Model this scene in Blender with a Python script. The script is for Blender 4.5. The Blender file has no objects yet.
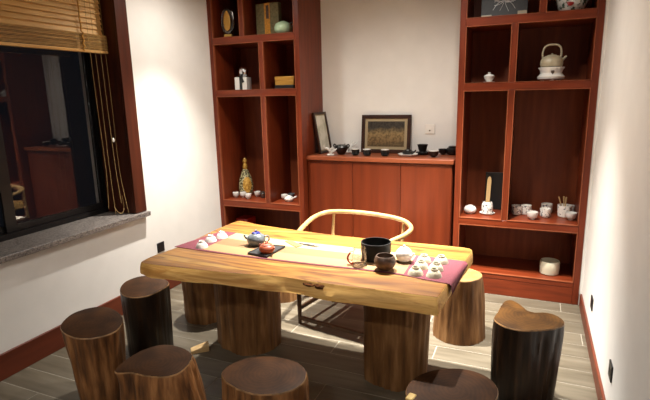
import bpy, bmesh, math, random
from math import sin, cos, pi, radians, sqrt, atan2
from mathutils import Vector, Matrix, noise

random.seed(7)
scene = bpy.context.scene
COL = scene.collection

# ------------------------------------------------------------------ camera
YAW, PITCH, ROLL, FPX, CAM_H = 0.40437, 0.211696, 0.02248, 487.79, 1.68
CAM = Vector((0, 0, CAM_H))
_f = Vector((-sin(YAW) * cos(PITCH), cos(YAW) * cos(PITCH), -sin(PITCH)))
_r0 = Vector((cos(YAW), sin(YAW), 0))
_d0 = _f.cross(_r0)
_r = cos(ROLL) * _r0 + sin(ROLL) * _d0
_d = -sin(ROLL) * _r0 + cos(ROLL) * _d0
cam_data = bpy.data.cameras.new('camera')
cam = bpy.data.objects.new('camera', cam_data)
COL.objects.link(cam)
cam_data.sensor_width = 36
cam_data.lens = FPX / 650 * 36
cam_data.clip_start = 0.02
_m = Matrix((( _r.x, -_d.x, -_f.x, 0), (_r.y, -_d.y, -_f.y, 0), (_r.z, -_d.z, -_f.z, CAM_H), (0, 0, 0, 1)))
cam.matrix_world = _m
scene.camera = cam

def ray(px, py):
    return _r * ((px - 325) / FPX) + _d * ((py - 200) / FPX) + _f
def at(px, py, z):                      # point of the photo on the level z
    d = ray(px, py); return CAM + d * ((z - CAM_H) / d.z)
def aty(px, py, y):                     # ... on the upright plane y
    d = ray(px, py); return CAM + d * (y / d.y)
def atx(px, py, x):
    d = ray(px, py); return CAM + d * (x / d.x)

# ------------------------------------------------------------------ world, exposure, lamps
world = bpy.data.worlds.new('night')
scene.world = world
world.use_nodes = True
world.node_tree.nodes['Background'].inputs[0].default_value = (0.010, 0.011, 0.014, 1)
world.node_tree.nodes['Background'].inputs[1].default_value = 0.3
vs = scene.view_settings
vs.view_transform = 'Standard'
vs.look = 'None'
vs.gamma = 1
vs.exposure = 0.34
vs.use_curve_mapping = False

CEIL = 2.78
#         x      y    beam W, beam cone, spill W (wide light off the reflector)
LAMPS = [(-0.42, 3.36, 600, 72, 36), (-1.05, 3.16, 1150, 76, 105), (-2.32, 3.32, 400, 78, 58),
         (-0.65, -0.8, 0, 85, 135), (-2.05, -0.8, 0, 85, 135)]  # unseen spill-only pair, added as fill for the front faces
LAMP_TINT = (1.0, 0.95, 0.87)

# ------------------------------------------------------------------ materials
MATS = {}
def new_mat(name):
    m = bpy.data.materials.new(name); m.use_nodes = True
    nt = m.node_tree; b = nt.nodes['Principled BSDF']
    MATS[name] = m
    return m, nt, b
def lin(c):
    return tuple(((v / 255) / 12.92 if v / 255 <= 0.04045 else ((v / 255 + 0.055) / 1.055) ** 2.4) for v in c) + (1,)
def plain(name, rgb, rough=0.5, metal=0.0, var=0.0, scale=30, bump=0.0, coat=0.0, spec=None):
    m, nt, b = new_mat(name)
    b.inputs['Base Color'].default_value = lin(rgb)
    b.inputs['Roughness'].default_value = rough
    b.inputs['Metallic'].default_value = metal
    b.inputs['Coat Weight'].default_value = coat
    if spec is not None: b.inputs['Specular IOR Level'].default_value = spec
    if var or bump:
        tc = nt.nodes.new('ShaderNodeTexCoord')
        n = nt.nodes.new('ShaderNodeTexNoise'); n.inputs['Scale'].default_value = scale
        n.inputs['Detail'].default_value = 4
        nt.links.new(tc.outputs['Object'], n.inputs['Vector'])
        if var:
            r = nt.nodes.new('ShaderNodeValToRGB')
            a = tuple(max(0, v * (1 - var)) for v in rgb); c = tuple(min(255, v * (1 + var)) for v in rgb)
            r.color_ramp.elements[0].position = 0.3; r.color_ramp.elements[0].color = lin(a)
            r.color_ramp.elements[1].position = 0.7; r.color_ramp.elements[1].color = lin(c)
            nt.links.new(n.outputs['Fac'], r.inputs['Fac'])
            nt.links.new(r.outputs['Color'], b.inputs['Base Color'])
        if bump:
            bp = nt.nodes.new('ShaderNodeBump'); bp.inputs['Strength'].default_value = bump
            bp.inputs['Distance'].default_value = 0.01
            nt.links.new(n.outputs['Fac'], bp.inputs['Height'])
            nt.links.new(bp.outputs['Normal'], b.inputs['Normal'])
    return m
def grain(name, stops, scale, axis_scale, rough=0.4, bump=0.1, detail=6, coat=0.0, distort=0.0, rnd=0.0, coord='Object', dist=0.004):
    """wood: noise stretched along the grain, through a colour ramp"""
    m, nt, b = new_mat(name)
    tc = nt.nodes.new('ShaderNodeTexCoord')
    mp = nt.nodes.new('ShaderNodeMapping'); mp.inputs['Scale'].default_value = axis_scale
    nt.links.new(tc.outputs[coord], mp.inputs['Vector'])
    n = nt.nodes.new('ShaderNodeTexNoise')
    n.inputs['Scale'].default_value = scale; n.inputs['Detail'].default_value = detail
    n.inputs['Distortion'].default_value = distort
    vec = mp.outputs['Vector']
    if rnd:
        oi = nt.nodes.new('ShaderNodeObjectInfo')
        ad = nt.nodes.new('ShaderNodeVectorMath'); ad.operation = 'MULTIPLY_ADD'
        ad.inputs[1].default_value = (7, 13, 5)
        nt.links.new(oi.outputs['Random'], ad.inputs[0]); nt.links.new(vec, ad.inputs[2])
        vec = ad.outputs[0]
    nt.links.new(vec, n.inputs['Vector'])
    r = nt.nodes.new('ShaderNodeValToRGB')
    el = r.color_ramp.elements
    while len(el) < len(stops): el.new(0.5)
    for e, (p, c) in zip(el, stops):
        e.position = p; e.color = lin(c)
    nt.links.new(n.outputs['Fac'], r.inputs['Fac'])
    colout = r.outputs['Color']
    if rnd:
        hs = nt.nodes.new('ShaderNodeHueSaturation')
        mr = nt.nodes.new('ShaderNodeMapRange'); mr.inputs[3].default_value = 1 - rnd; mr.inputs[4].default_value = 1 + rnd
        nt.links.new(oi.outputs['Random'], mr.inputs[0]); nt.links.new(mr.outputs[0], hs.inputs['Value'])
        nt.links.new(colout, hs.inputs['Color']); colout = hs.outputs['Color']
    nt.links.new(colout, b.inputs['Base Color'])
    b.inputs['Roughness'].default_value = rough
    b.inputs['Specular IOR Level'].default_value = 0.32
    b.inputs['Coat Weight'].default_value = coat
    b.inputs['Coat Roughness'].default_value = 0.2
    if bump:
        bp = nt.nodes.new('ShaderNodeBump'); bp.inputs['Strength'].default_value = bump; bp.inputs['Distance'].default_value = dist
        nt.links.new(n.outputs['Fac'], bp.inputs['Height']); nt.links.new(bp.outputs['Normal'], b.inputs['Normal'])
    return m

M_WALL = plain('wall_paint', (230, 227, 222), 0.85, var=0.012, scale=6, bump=0.03)
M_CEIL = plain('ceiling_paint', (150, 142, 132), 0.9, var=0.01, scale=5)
M_PLANK = grain('floor_tile', [(0.3, (82, 74, 61)), (0.52, (97, 89, 75)), (0.75, (109, 101, 87))], 3.0, (0.8, 7, 1), 0.38, 0.05, rnd=0.06, dist=0.002)
M_GROUT = plain('grout', (146, 138, 124), 0.8, var=0.05, scale=40)
M_MAHOG = grain('mahogany_panel', [(0.3, (90, 35, 16)), (0.55, (109, 44, 21)), (0.8, (122, 52, 26))], 6, (5, 5, 0.5), 0.38, 0.03, rnd=0.02)
M_MAHOGH = grain('mahogany_shelf', [(0.3, (96, 38, 17)), (0.55, (116, 47, 22)), (0.8, (130, 57, 28))], 6, (0.5, 5, 5), 0.38, 0.03, rnd=0.02)
M_MBACK = grain('mahogany_back', [(0.3, (100, 45, 21)), (0.55, (117, 55, 27)), (0.8, (132, 64, 33))], 5, (5, 5, 0.5), 0.5, 0.02)
M_BEAD = grain('mahogany_bead', [(0.3, (128, 66, 40)), (0.7, (148, 80, 50))], 6, (2, 2, 2), 0.4, 0.0)
M_DOOR = grain('sideboard_veneer', [(0.3, (90, 33, 11)), (0.55, (103, 40, 15)), (0.8, (114, 47, 20))], 4, (4, 4, 0.35), 0.42, 0.02, rnd=0.02)
M_SIDETOP = grain('sideboard_top', [(0.3, (118, 58, 34)), (0.7, (140, 74, 45))], 4, (0.4, 4, 4), 0.4, 0.02)
M_BASEB = grain('baseboard_wood', [(0.3, (86, 38, 22)), (0.7, (108, 50, 30))], 4, (4, 0.4, 4), 0.4, 0.03)
M_CASING = grain('casing_wood', [(0.3, (60, 28, 17)), (0.55, (75, 35, 21)), (0.8, (88, 43, 26))], 5, (5, 5, 0.4), 0.42, 0.03)
M_SILL = plain('granite', (96, 90, 86), 0.35, var=0.6, scale=95)
M_ALU = plain('window_aluminium', (20, 19, 20), 0.35, 0.3)
M_BLACKP = plain('black_plastic', (22, 22, 24), 0.4)
M_WHITEP = plain('white_plastic', (235, 230, 222), 0.4)
M_BAMBOO = grain('bamboo', [(0.25, (188, 142, 80)), (0.5, (208, 164, 98)), (0.75, (224, 184, 120))], 8, (6, 0.6, 6), 0.5, 0.1, rnd=0.12)
M_CORD = plain('cord', (176, 146, 92), 0.8, var=0.15, scale=200)
M_TAPE = plain('braided_tape', (178, 132, 56), 0.8, var=0.2, scale=150)
M_BARK = grain('dark_bark', [(0.3, (60, 36, 18)), (0.5, (112, 72, 38)), (0.68, (150, 104, 62))], 7, (4, 4, 0.55), 0.55, 0.8, detail=8, coat=0.15, rnd=0.05, dist=0.012)
M_BARKL = grain('brown_bark', [(0.3, (82, 52, 26)), (0.5, (122, 84, 48)), (0.68, (154, 114, 72))], 6, (4, 4, 0.5), 0.55, 0.7, detail=8, rnd=0.04, dist=0.012)
M_BARKD = grain('blackened_bark', [(0.3, (20, 11, 5)), (0.5, (35, 21, 10)), (0.7, (60, 38, 20))], 7, (4, 4, 0.5), 0.45, 0.6, detail=8, coat=0.2, dist=0.01)
M_PALEWOOD = grain('pale_wood', [(0.3, (180, 150, 88)), (0.7, (214, 188, 126))], 7, (2, 2, 2), 0.5, 0.2)
M_SLAB = None

def slab_mat():
    m, nt, b = new_mat('golden_slab')
    tc = nt.nodes.new('ShaderNodeTexCoord')
    mp = nt.nodes.new('ShaderNodeMapping'); mp.inputs['Scale'].default_value = (0.45, 4.2, 2.2)
    mp.inputs['Rotation'].default_value = (0, 0, 0.05)
    nt.links.new(tc.outputs['Object'], mp.inputs['Vector'])
    n = nt.nodes.new('ShaderNodeTexNoise'); n.inputs['Scale'].default_value = 2.2; n.inputs['Detail'].default_value = 3
    n.inputs['Distortion'].default_value = 1.1
    nt.links.new(mp.outputs[0], n.inputs['Vector'])
    r = nt.nodes.new('ShaderNodeValToRGB'); el = r.color_ramp.elements
    for i in range(3): el.new(0.5)
    for e, (p, c) in zip(el, [(0.32, (78, 42, 11)), (0.41, (124, 78, 23)), (0.49, (148, 104, 42)), (0.57, (100, 56, 16)), (0.66, (152, 114, 52))]):
        e.position = p; e.color = lin(c)
    nt.links.new(n.outputs['Fac'], r.inputs['Fac'])
    mp2 = nt.nodes.new('ShaderNodeMapping'); mp2.inputs['Scale'].default_value = (2, 40, 20)
    nt.links.new(tc.outputs['Object'], mp2.inputs['Vector'])
    n2 = nt.nodes.new('ShaderNodeTexNoise'); n2.inputs['Scale'].default_value = 3; n2.inputs['Detail'].default_value = 5
    nt.links.new(mp2.outputs[0], n2.inputs['Vector'])
    mx = nt.nodes.new('ShaderNodeMix'); mx.data_type = 'RGBA'; mx.blend_type = 'MULTIPLY'; mx.inputs[0].default_value = 0.22
    r2 = nt.nodes.new('ShaderNodeValToRGB'); r2.color_ramp.elements[0].position = 0.35; r2.color_ramp.elements[0].color = (0.4, 0.3, 0.2, 1)
    r2.color_ramp.elements[1].position = 0.6
    nt.links.new(n2.outputs['Fac'], r2.inputs['Fac'])
    nt.links.new(r.outputs['Color'], mx.inputs[6]); nt.links.new(r2.outputs['Color'], mx.inputs[7])
    nt.links.new(mx.outputs[2], b.inputs['Base Color'])
    b.inputs['Roughness'].default_value = 0.5
    b.inputs['Specular IOR Level'].default_value = 0.35
    return m
M_SLAB = slab_mat()
M_POCKET = plain('bark_pocket', (64, 38, 20), 0.9, var=0.5, scale=70, bump=0.5, spec=0.05)

M_SAP = grain('brightened_sapwood', [(0.34, (186, 134, 66)), (0.5, (222, 178, 104)), (0.62, (200, 150, 78)), (0.75, (230, 190, 118))], 3, (1.0, 6, 9), 0.55, 0.15, detail=4, distort=0.8)

def rings_mat(name, dark, light, rough=0.5):
    m, nt, b = new_mat(name)
    tc = nt.nodes.new('ShaderNodeTexCoord')
    w = nt.nodes.new('ShaderNodeTexWave'); w.wave_type = 'RINGS'; w.rings_direction = 'Z'
    w.inputs['Scale'].default_value = 16; w.inputs['Distortion'].default_value = 5; w.inputs['Detail'].default_value = 3
    w.inputs['Detail Scale'].default_value = 1.2
    nt.links.new(tc.outputs['Object'], w.inputs['Vector'])
    n = nt.nodes.new('ShaderNodeTexNoise'); n.inputs['Scale'].default_value = 9; n.inputs['Detail'].default_value = 5
    nt.links.new(tc.outputs['Object'], n.inputs['Vector'])
    ad = nt.nodes.new('ShaderNodeMath'); ad.operation = 'MULTIPLY_ADD'; ad.inputs[1].default_value = 0.10
    nt.links.new(w.outputs['Fac'], ad.inputs[0]); nt.links.new(n.outputs['Fac'], ad.inputs[2])
    r = nt.nodes.new('ShaderNodeValToRGB')
    r.color_ramp.elements[0].position = 0.4; r.color_ramp.elements[0].color = lin(dark)
    r.color_ramp.elements[1].position = 0.9; r.color_ramp.elements[1].color = lin(light)
    nt.links.new(ad.outputs[0], r.inputs['Fac']); nt.links.new(r.outputs['Color'], b.inputs['Base Color'])
    b.inputs['Roughness'].default_value = rough
    b.inputs['Specular IOR Level'].default_value = 0.12
    bp = nt.nodes.new('ShaderNodeBump'); bp.inputs['Strength'].default_value = 0.15; bp.inputs['Distance'].default_value = 0.003
    nt.links.new(n.outputs['Fac'], bp.inputs['Height']); nt.links.new(bp.outputs['Normal'], b.inputs['Normal'])
    return m
M_RIM = plain('pale_rim', (128, 96, 62), 0.45, var=0.3, scale=25)  # ring round the stump tops, paler than the dark ones
M_TOPD = rings_mat('dark_end_grain', (42, 24, 11), (76, 47, 24))
M_TOPB = rings_mat('brown_end_grain', (50, 31, 11), (88, 58, 24))
M_TOPL = rings_mat('light_end_grain', (120, 90, 54), (160, 126, 82))

M_ASH = grain('pale_chair_wood', [(0.3, (142, 110, 68)), (0.7, (166, 134, 90))], 6, (3, 3, 0.6), 0.4, 0.03)
M_CHAIRD = grain('shaded_chair_wood', [(0.3, (70, 46, 30)), (0.7, (98, 66, 44))], 6, (3, 3, 0.6), 0.45, 0.03)  # chair wood darkened in colour for the shade under the seat
M_WOVEN = plain('woven_cord_seat', (224, 214, 196), 0.8, var=0.12, scale=120, bump=0.4)
M_PORC = plain('white_porcelain', (216, 213, 207), 0.18, coat=0.5)
M_PORCG = plain('celadon_white', (196, 190, 168), 0.2, coat=0.4)
M_CREAM = plain('cream_glaze', (168, 157, 132), 0.35, var=0.05, scale=30)
M_BLACKC = plain('black_glaze', (13, 12, 12), 0.3)
M_BLACKM = plain('matte_black_clay', (14, 14, 14), 0.6, spec=0.25)
M_BROWNC = plain('brown_stoneware', (74, 56, 44), 0.42, var=0.3, scale=45, bump=0.1)
M_BLUEG = plain('blue_grey_glaze', (92, 98, 102), 0.3, var=0.15, scale=40, coat=0.3)
M_BLUE = plain('cobalt_glaze', (38, 44, 112), 0.3)
M_REDCLAY = plain('red_clay', (142, 66, 38), 0.45, var=0.08, scale=60)
M_SLATE = plain('slate_tray', (36, 35, 36), 0.5, var=0.15, scale=60)
M_MAROON = plain('maroon_cloth', (98, 36, 48), 0.85, var=0.12, scale=180, bump=0.15)
M_GOLD = plain('gold_box', (190, 142, 62), 0.35, 0.3)
M_GOLDM = plain('gold_metal', (196, 160, 84), 0.3, 0.8)
M_OLIVE = plain('olive_cloth', (112, 102, 68), 0.8, var=0.15, scale=80)
M_ORANGE = plain('ochre_silk', (196, 134, 40), 0.6, var=0.15, scale=60)
M_JADE = plain('jade_glaze', (172, 196, 160), 0.25, var=0.06, scale=20, coat=0.4)
M_RED = plain('red_lacquer', (150, 24, 18), 0.35)
M_SILVER = plain('silver', (200, 200, 204), 0.18, 1.0)
M_STEEL = plain('dark_steel', (110, 108, 104), 0.35, 0.9)
M_PAPER = plain('kraft_paper', (150, 100, 48), 0.7)
M_FRAME = grain('dark_frame_wood', [(0.3, (40, 22, 15)), (0.7, (62, 36, 25))], 8, (2, 2, 2), 0.4, 0.03)
M_MATB = plain('mat_board', (160, 142, 110), 0.8)
M_REDROPE = plain('red_knotted_cord', (168, 46, 24), 0.7)
M_BAMBOOW = grain('bamboo_wood', [(0.3, (170, 138, 92)), (0.7, (200, 170, 122))], 8, (3, 3, 0.5), 0.5, 0.05)

def glass_mat(name, tint=(1, 1, 1, 1), rough=0.0):
    m, nt, b = new_mat(name)
    b.inputs['Base Color'].default_value = tint
    b.inputs['Transmission Weight'].default_value = 1
    b.inputs['Roughness'].default_value = rough
    b.inputs['IOR'].default_value = 1.5
    return m
M_GLASS = glass_mat('window_glass')
M_GLASSC = glass_mat('clear_glass')

def spots_mat(name, base, mark, scale, lo, hi, rough=0.25):
    m, nt, b = new_mat(name)
    tc = nt.nodes.new('ShaderNodeTexCoord')
    n = nt.nodes.new('ShaderNodeTexNoise'); n.inputs['Scale'].default_value = scale; n.inputs['Detail'].default_value = 2
    nt.links.new(tc.outputs['Object'], n.inputs['Vector'])
    r = nt.nodes.new('ShaderNodeValToRGB')
    r.color_ramp.elements[0].position = lo; r.color_ramp.elements[0].color = lin(base)
    r.color_ramp.elements[1].position = hi; r.color_ramp.elements[1].color = lin(mark)
    nt.links.new(n.outputs['Fac'], r.inputs['Fac']); nt.links.new(r.outputs['Color'], b.inputs['Base Color'])
    b.inputs['Roughness'].default_value = rough
    return m
M_INK = spots_mat('ink_painted_porcelain', (236, 232, 224), (70, 74, 92), 55, 0.58, 0.64)
M_FLORAL = spots_mat('painted_porcelain', (226, 226, 218), (66, 88, 74), 42, 0.52, 0.6)
M_BOTTLE = spots_mat('mottled_bottle_glaze', (70, 66, 44), (176, 168, 128), 60, 0.46, 0.54)
M_BOTGOLD = spots_mat('gold_relief', (150, 108, 40), (196, 154, 74), 50, 0.4, 0.6)

def painting_mat():
    m, nt, b = new_mat('mountain_painting')
    tc = nt.nodes.new('ShaderNodeTexCoord')
    n = nt.nodes.new('ShaderNodeTexNoise'); n.inputs['Scale'].default_value = 7; n.inputs['Detail'].default_value = 8
    mp = nt.nodes.new('ShaderNodeMapping'); mp.inputs['Scale'].default_value = (1.4, 1, 2.6)
    nt.links.new(tc.outputs['Object'], mp.inputs[0]); nt.links.new(mp.outputs[0], n.inputs['Vector'])
    s = nt.nodes.new('ShaderNodeSeparateXYZ'); nt.links.new(tc.outputs['Generated'], s.inputs[0])
    ma = nt.nodes.new('ShaderNodeMath'); ma.operation = 'MULTIPLY_ADD'; ma.inputs[1].default_value = 0.42
    nt.links.new(n.outputs['Fac'], ma.inputs[0]); nt.links.new(s.outputs['Z'], ma.inputs[2])
    r = nt.nodes.new('ShaderNodeValToRGB'); el = r.color_ramp.elements
    for i in range(3): el.new(0.5)
    for e, (p, c) in zip(el, [(0.15, (84, 70, 46)), (0.45, (128, 102, 66)), (0.72, (146, 122, 82)), (0.88, (104, 90, 66)), (0.97, (64, 58, 50))]):
        e.position = p; e.color = lin(c)
    nt.links.new(ma.outputs[0], r.inputs['Fac'])
    n2 = nt.nodes.new('ShaderNodeTexNoise'); n2.inputs['Scale'].default_value = 45; n2.inputs['Detail'].default_value = 5
    nt.links.new(tc.outputs['Object'], n2.inputs['Vector'])
    mx = nt.nodes.new('ShaderNodeMix'); mx.data_type = 'RGBA'; mx.blend_type = 'MULTIPLY'; mx.inputs[0].default_value = 0.7
    r2 = nt.nodes.new('ShaderNodeValToRGB'); r2.color_ramp.elements[0].position = 0.38; r2.color_ramp.elements[0].color = (0.25, 0.22, 0.16, 1); r2.color_ramp.elements[1].position = 0.58
    nt.links.new(n2.outputs['Fac'], r2.inputs[0]); nt.links.new(r.outputs[0], mx.inputs[6]); nt.links.new(r2.outputs[0], mx.inputs[7])
    nt.links.new(mx.outputs[2], b.inputs['Base Color']); b.inputs['Roughness'].default_value = 0.35
    return m
M_PAINT = painting_mat()
M_SCROLL = spots_mat('pale_ink_picture', (206, 200, 184), (168, 166, 140), 9, 0.45, 0.65, 0.3)

def runner_mat():
    m, nt, b = new_mat('tan_runner_cloth')
    uv = nt.nodes.new('ShaderNodeUVMap')
    s = nt.nodes.new('ShaderNodeSeparateXYZ'); nt.links.new(uv.outputs[0], s.inputs[0])
    r = nt.nodes.new('ShaderNodeValToRGB'); r.color_ramp.interpolation = 'CONSTANT'; el = r.color_ramp.elements
    for i in range(3): el.new(0.5)
    for e, (p, c) in zip(el, [(0.0, (90, 30, 40)), (0.05, (146, 112, 74)), (0.36, (116, 86, 54)), (0.68, (160, 134, 94)), (0.985, (120, 84, 50))]):
        e.position = p; e.color = lin(c)
    nt.links.new(s.outputs['Y'], r.inputs[0])
    tc = nt.nodes.new('ShaderNodeTexCoord')
    n = nt.nodes.new('ShaderNodeTexNoise'); n.inputs['Scale'].default_value = 150
    nt.links.new(tc.outputs['Object'], n.inputs['Vector'])
    bp = nt.nodes.new('ShaderNodeBump'); bp.inputs['Strength'].default_value = 0.15; bp.inputs['Distance'].default_value = 0.003
    nt.links.new(n.outputs['Fac'], bp.inputs['Height']); nt.links.new(bp.outputs[0], b.inputs['Normal'])
    nt.links.new(r.outputs[0], b.inputs['Base Color']); b.inputs['Roughness'].default_value = 0.85
    return m
M_RUNNER = runner_mat()

def emit_mat(name, col, strength):
    m, nt, b = new_mat(name)
    b.inputs['Emission Color'].default_value = col + (1,)
    b.inputs['Emission Strength'].default_value = strength
    return m
M_LENS = emit_mat('lamp_lens', LAMP_TINT, 8)

# ------------------------------------------------------------------ mesh helpers
class MB:
    def __init__(s): s.v = []; s.f = []
    def add(s, vs, fs):
        o = len(s.v); s.v += [Vector(p) for p in vs]; s.f += [tuple(i + o for i in f) for f in fs]; return s
    def box(s, c, d, rz=0.0, mat=None):
        x, y, z = d[0] / 2, d[1] / 2, d[2] / 2
        vs = [Vector((a * x, b * y, e * z)) for a in (-1, 1) for b in (-1, 1) for e in (-1, 1)]
        if rz: vs = [Matrix.Rotation(rz, 3, 'Z') @ v for v in vs]
        if mat: vs = [mat @ v for v in vs]
        vs = [v + Vector(c) for v in vs]
        return s.add(vs, [(0, 1, 3, 2), (4, 6, 7, 5), (0, 4, 5, 1), (2, 3, 7, 6), (0, 2, 6, 4), (1, 5, 7, 3)])
    def span(s, a, b):
        return s.box([(p + q) / 2 for p, q in zip(a, b)], [abs(q - p) for p, q in zip(a, b)])
    def lathe(s, prof, n=28, c=(0, 0, 0), sx=1, sy=1, close=True):
        vs = []; fs = []
        for r, z in prof:
            for k in range(n):
                a = 2 * pi * k / n; vs.append((c[0] + r * sx * cos(a), c[1] + r * sy * sin(a), c[2] + z))
        for i in range(len(prof) - 1):
            for k in range(n):
                k2 = (k + 1) % n; fs.append((i * n + k, i * n + k2, (i + 1) * n + k2, (i + 1) * n + k))
        if close:
            fs.append(tuple(range(n))[::-1]); fs.append(tuple((len(prof) - 1) * n + k for k in range(n)))
        return s.add(vs, fs)
    def tube(s, pts, rad, n=8, caps=True):
        pts = [Vector(p) for p in pts]; m = len(pts)
        rs = rad if isinstance(rad, (list, tuple)) else [rad] * m
        t0 = (pts[1] - pts[0]).normalized()
        u = t0.orthogonal().normalized(); vs = []; fs = []
        for i, p in enumerate(pts):
            t = (pts[min(i + 1, m - 1)] - pts[max(i - 1, 0)]).normalized()
            u = (u - t * u.dot(t)).normalized(); w = t.cross(u)
            for k in range(n):
                a = 2 * pi * k / n; vs.append(p + (u * cos(a) + w * sin(a)) * rs[i])
        for i in range(m - 1):
            for k in range(n):
                k2 = (k + 1) % n; fs.append((i * n + k, i * n + k2, (i + 1) * n + k2, (i + 1) * n + k))
        if caps: fs.append(tuple(range(n))[::-1]); fs.append(tuple((m - 1) * n + k for k in range(n)))
        return s.add(vs, fs)
    def prism(s, poly, z0, z1):
        n = len(poly)
        vs = [(p[0], p[1], z0) for p in poly] + [(p[0], p[1], z1) for p in poly]
        return s.add(vs, [tuple(range(n))[::-1], tuple(range(n, 2 * n))] + [(i, (i + 1) % n, n + (i + 1) % n, n + i) for i in range(n)])
    def mesh(s, name, mat, smooth=True, angle=40):
        me = bpy.data.meshes.new(name)
        me.from_pydata([tuple(v) for v in s.v], [], s.f)
        bm = bmesh.new(); bm.from_mesh(me); bmesh.ops.recalc_face_normals(bm, faces=bm.faces[:]); bm.to_mesh(me); bm.free()
        if smooth:
            me.polygons.foreach_set('use_smooth', [True] * len(me.polygons))
            me.set_sharp_from_angle(angle=radians(angle))
        me.materials.append(mat)
        return me
    def build(s, name, mat, parent=None, bevel=0.0, smooth=True, angle=40, loc=None, rot=None):
        o = bpy.data.objects.new(name, s.mesh(name, mat, smooth, angle)); COL.objects.link(o)
        if parent: o.parent = parent
        if loc is not None: o.location = loc
        if rot is not None: o.rotation_euler = rot
        if bevel:
            b = o.modifiers.new('bevel', 'BEVEL'); b.width = bevel; b.segments = 2; b.limit_method = 'ANGLE'; b.angle_limit = radians(50)
        return o

def tag(o, label=None, cat=None, group=None, kind=None):
    if label: o['label'] = label
    if cat: o['category'] = cat
    if group: o['group'] = group
    if kind: o['kind'] = kind
    return o
def thing(name, label, cat, loc, rz=0.0, group=None):
    o = bpy.data.objects.new(name, None); COL.objects.link(o)
    o.empty_display_size = 0.05
    o.location = loc; o.rotation_euler = (0, 0, rz)
    return tag(o, label, cat, group)
def smooth_path(pts, sub=6, closed=False):
    pts = [Vector(p) for p in pts]; n = len(pts); out = []
    rng = n if closed else n - 1
    for i in range(rng):
        if closed: p0, p1, p2, p3 = pts[i - 1], pts[i], pts[(i + 1) % n], pts[(i + 2) % n]
        else: p0, p1, p2, p3 = pts[max(i - 1, 0)], pts[i], pts[i + 1], pts[min(i + 2, n - 1)]
        for k in range(sub):
            t = k / sub
            out.append(0.5 * ((2 * p1) + (p2 - p0) * t + (2 * p0 - 5 * p1 + 4 * p2 - p3) * t * t + (3 * p1 - p0 - 3 * p2 + p3) * t ** 3))
    if not closed: out.append(pts[-1])
    return out

# ------------------------------------------------------------------ the room
XL, XR, YB, YF = -2.94, 0.435, 4.615, -1.3
W_Y0, W_Y1, W_Z0, W_Z1 = 0.75, 2.945, 0.745, 2.52          # window opening in the left wall
floor = tag(MB().span((XL - 0.1, YF - 0.1, -0.08), (XR + 0.1, YB + 0.1, -0.0012)).build('floor', M_GROUT), 'light wood look plank tile floor with pale grout', kind='structure')
TW, TL = 0.1715, 1.02
plank_meshes = {}
row = 0
y = 1.872 - TW * 20
while y < YB:
    off = (row * 0.37) % 1.0 * TL
    x = XL - off
    while x < XR:
        a, b = max(x + 0.003, XL), min(x + TL - 0.003, XR)
        c, d = max(y + 0.003, YF), min(y + TW - 0.003, YB)
        if b - a > 0.02 and d - c > 0.02:
            key = (round(b - a, 3), round(d - c, 3))
            if key not in plank_meshes:
                plank_meshes[key] = MB().box((0, 0, -0.003), (b - a, d - c, 0.006)).mesh('plank', M_PLANK, False)
            o = bpy.data.objects.new('plank', plank_meshes[key]); COL.objects.link(o)
            o.parent = floor; o.location = ((a + b) / 2, (c + d) / 2, 0)
        x += TL
    y += TW; row += 1

tag(MB().span((XL - 0.2, YB, 0), (XR + 0.2, YB + 0.15, CEIL)).build('wall_back', M_WALL), 'off white painted wall behind the sideboard', kind='structure')
tag(MB().span((XR, YF, 0), (XR + 0.15, YB, CEIL)).build('wall_right', M_WALL), 'off white painted wall with two black outlets', kind='structure')
tag(MB().span((XL - 0.2, YF - 0.15, 0), (XR + 0.2, YF, CEIL)).build('wall_front', M_CASING), 'unseen wall facing the bookcases, darkened to cut bounce', kind='structure')  # out of view; dark panelling put in to cut bounced light
wl = MB()
WT = 0.42
wl.span((XL - WT, YF, 0), (XL, YB, W_Z0)); wl.span((XL - WT, YF, W_Z1), (XL, YB, CEIL))
wl.span((XL - WT, YF, W_Z0), (XL, W_Y0, W_Z1)); wl.span((XL - WT, W_Y1, W_Z0), (XL, YB, W_Z1))
tag(wl.build('wall_left', M_WALL, smooth=False), 'off white painted wall around the dark window', kind='structure')
tag(MB().span((XL - 0.4, YF - 0.15, CEIL), (XR + 0.15, YB + 0.15, CEIL + 0.1)).build('ceiling', M_CEIL), 'plain warm grey ceiling', kind='structure')

def baseboard(name, a, b, h, label):
    o = MB().span((a[0], a[1], 0), (b[0], b[1], h)).build(name, M_BASEB, bevel=0.004)
    return tag(o, label, kind='structure')
BBH = 0.165
baseboard('baseboard_left', (XL, YF + 0.02, 0), (XL + 0.018, 4.105, 0), BBH, 'red brown wooden baseboard below the window')
baseboard('baseboard_right', (XR - 0.016, YF + 0.02, 0), (XR, 4.105, 0), 0.10, 'red brown wooden baseboard below the black outlets')
baseboard('baseboard_front', (XL + 0.02, YF, 0), (XR - 0.02, YF + 0.018, 0), BBH, 'red brown wooden baseboard on the wall facing the bookcases')

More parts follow.
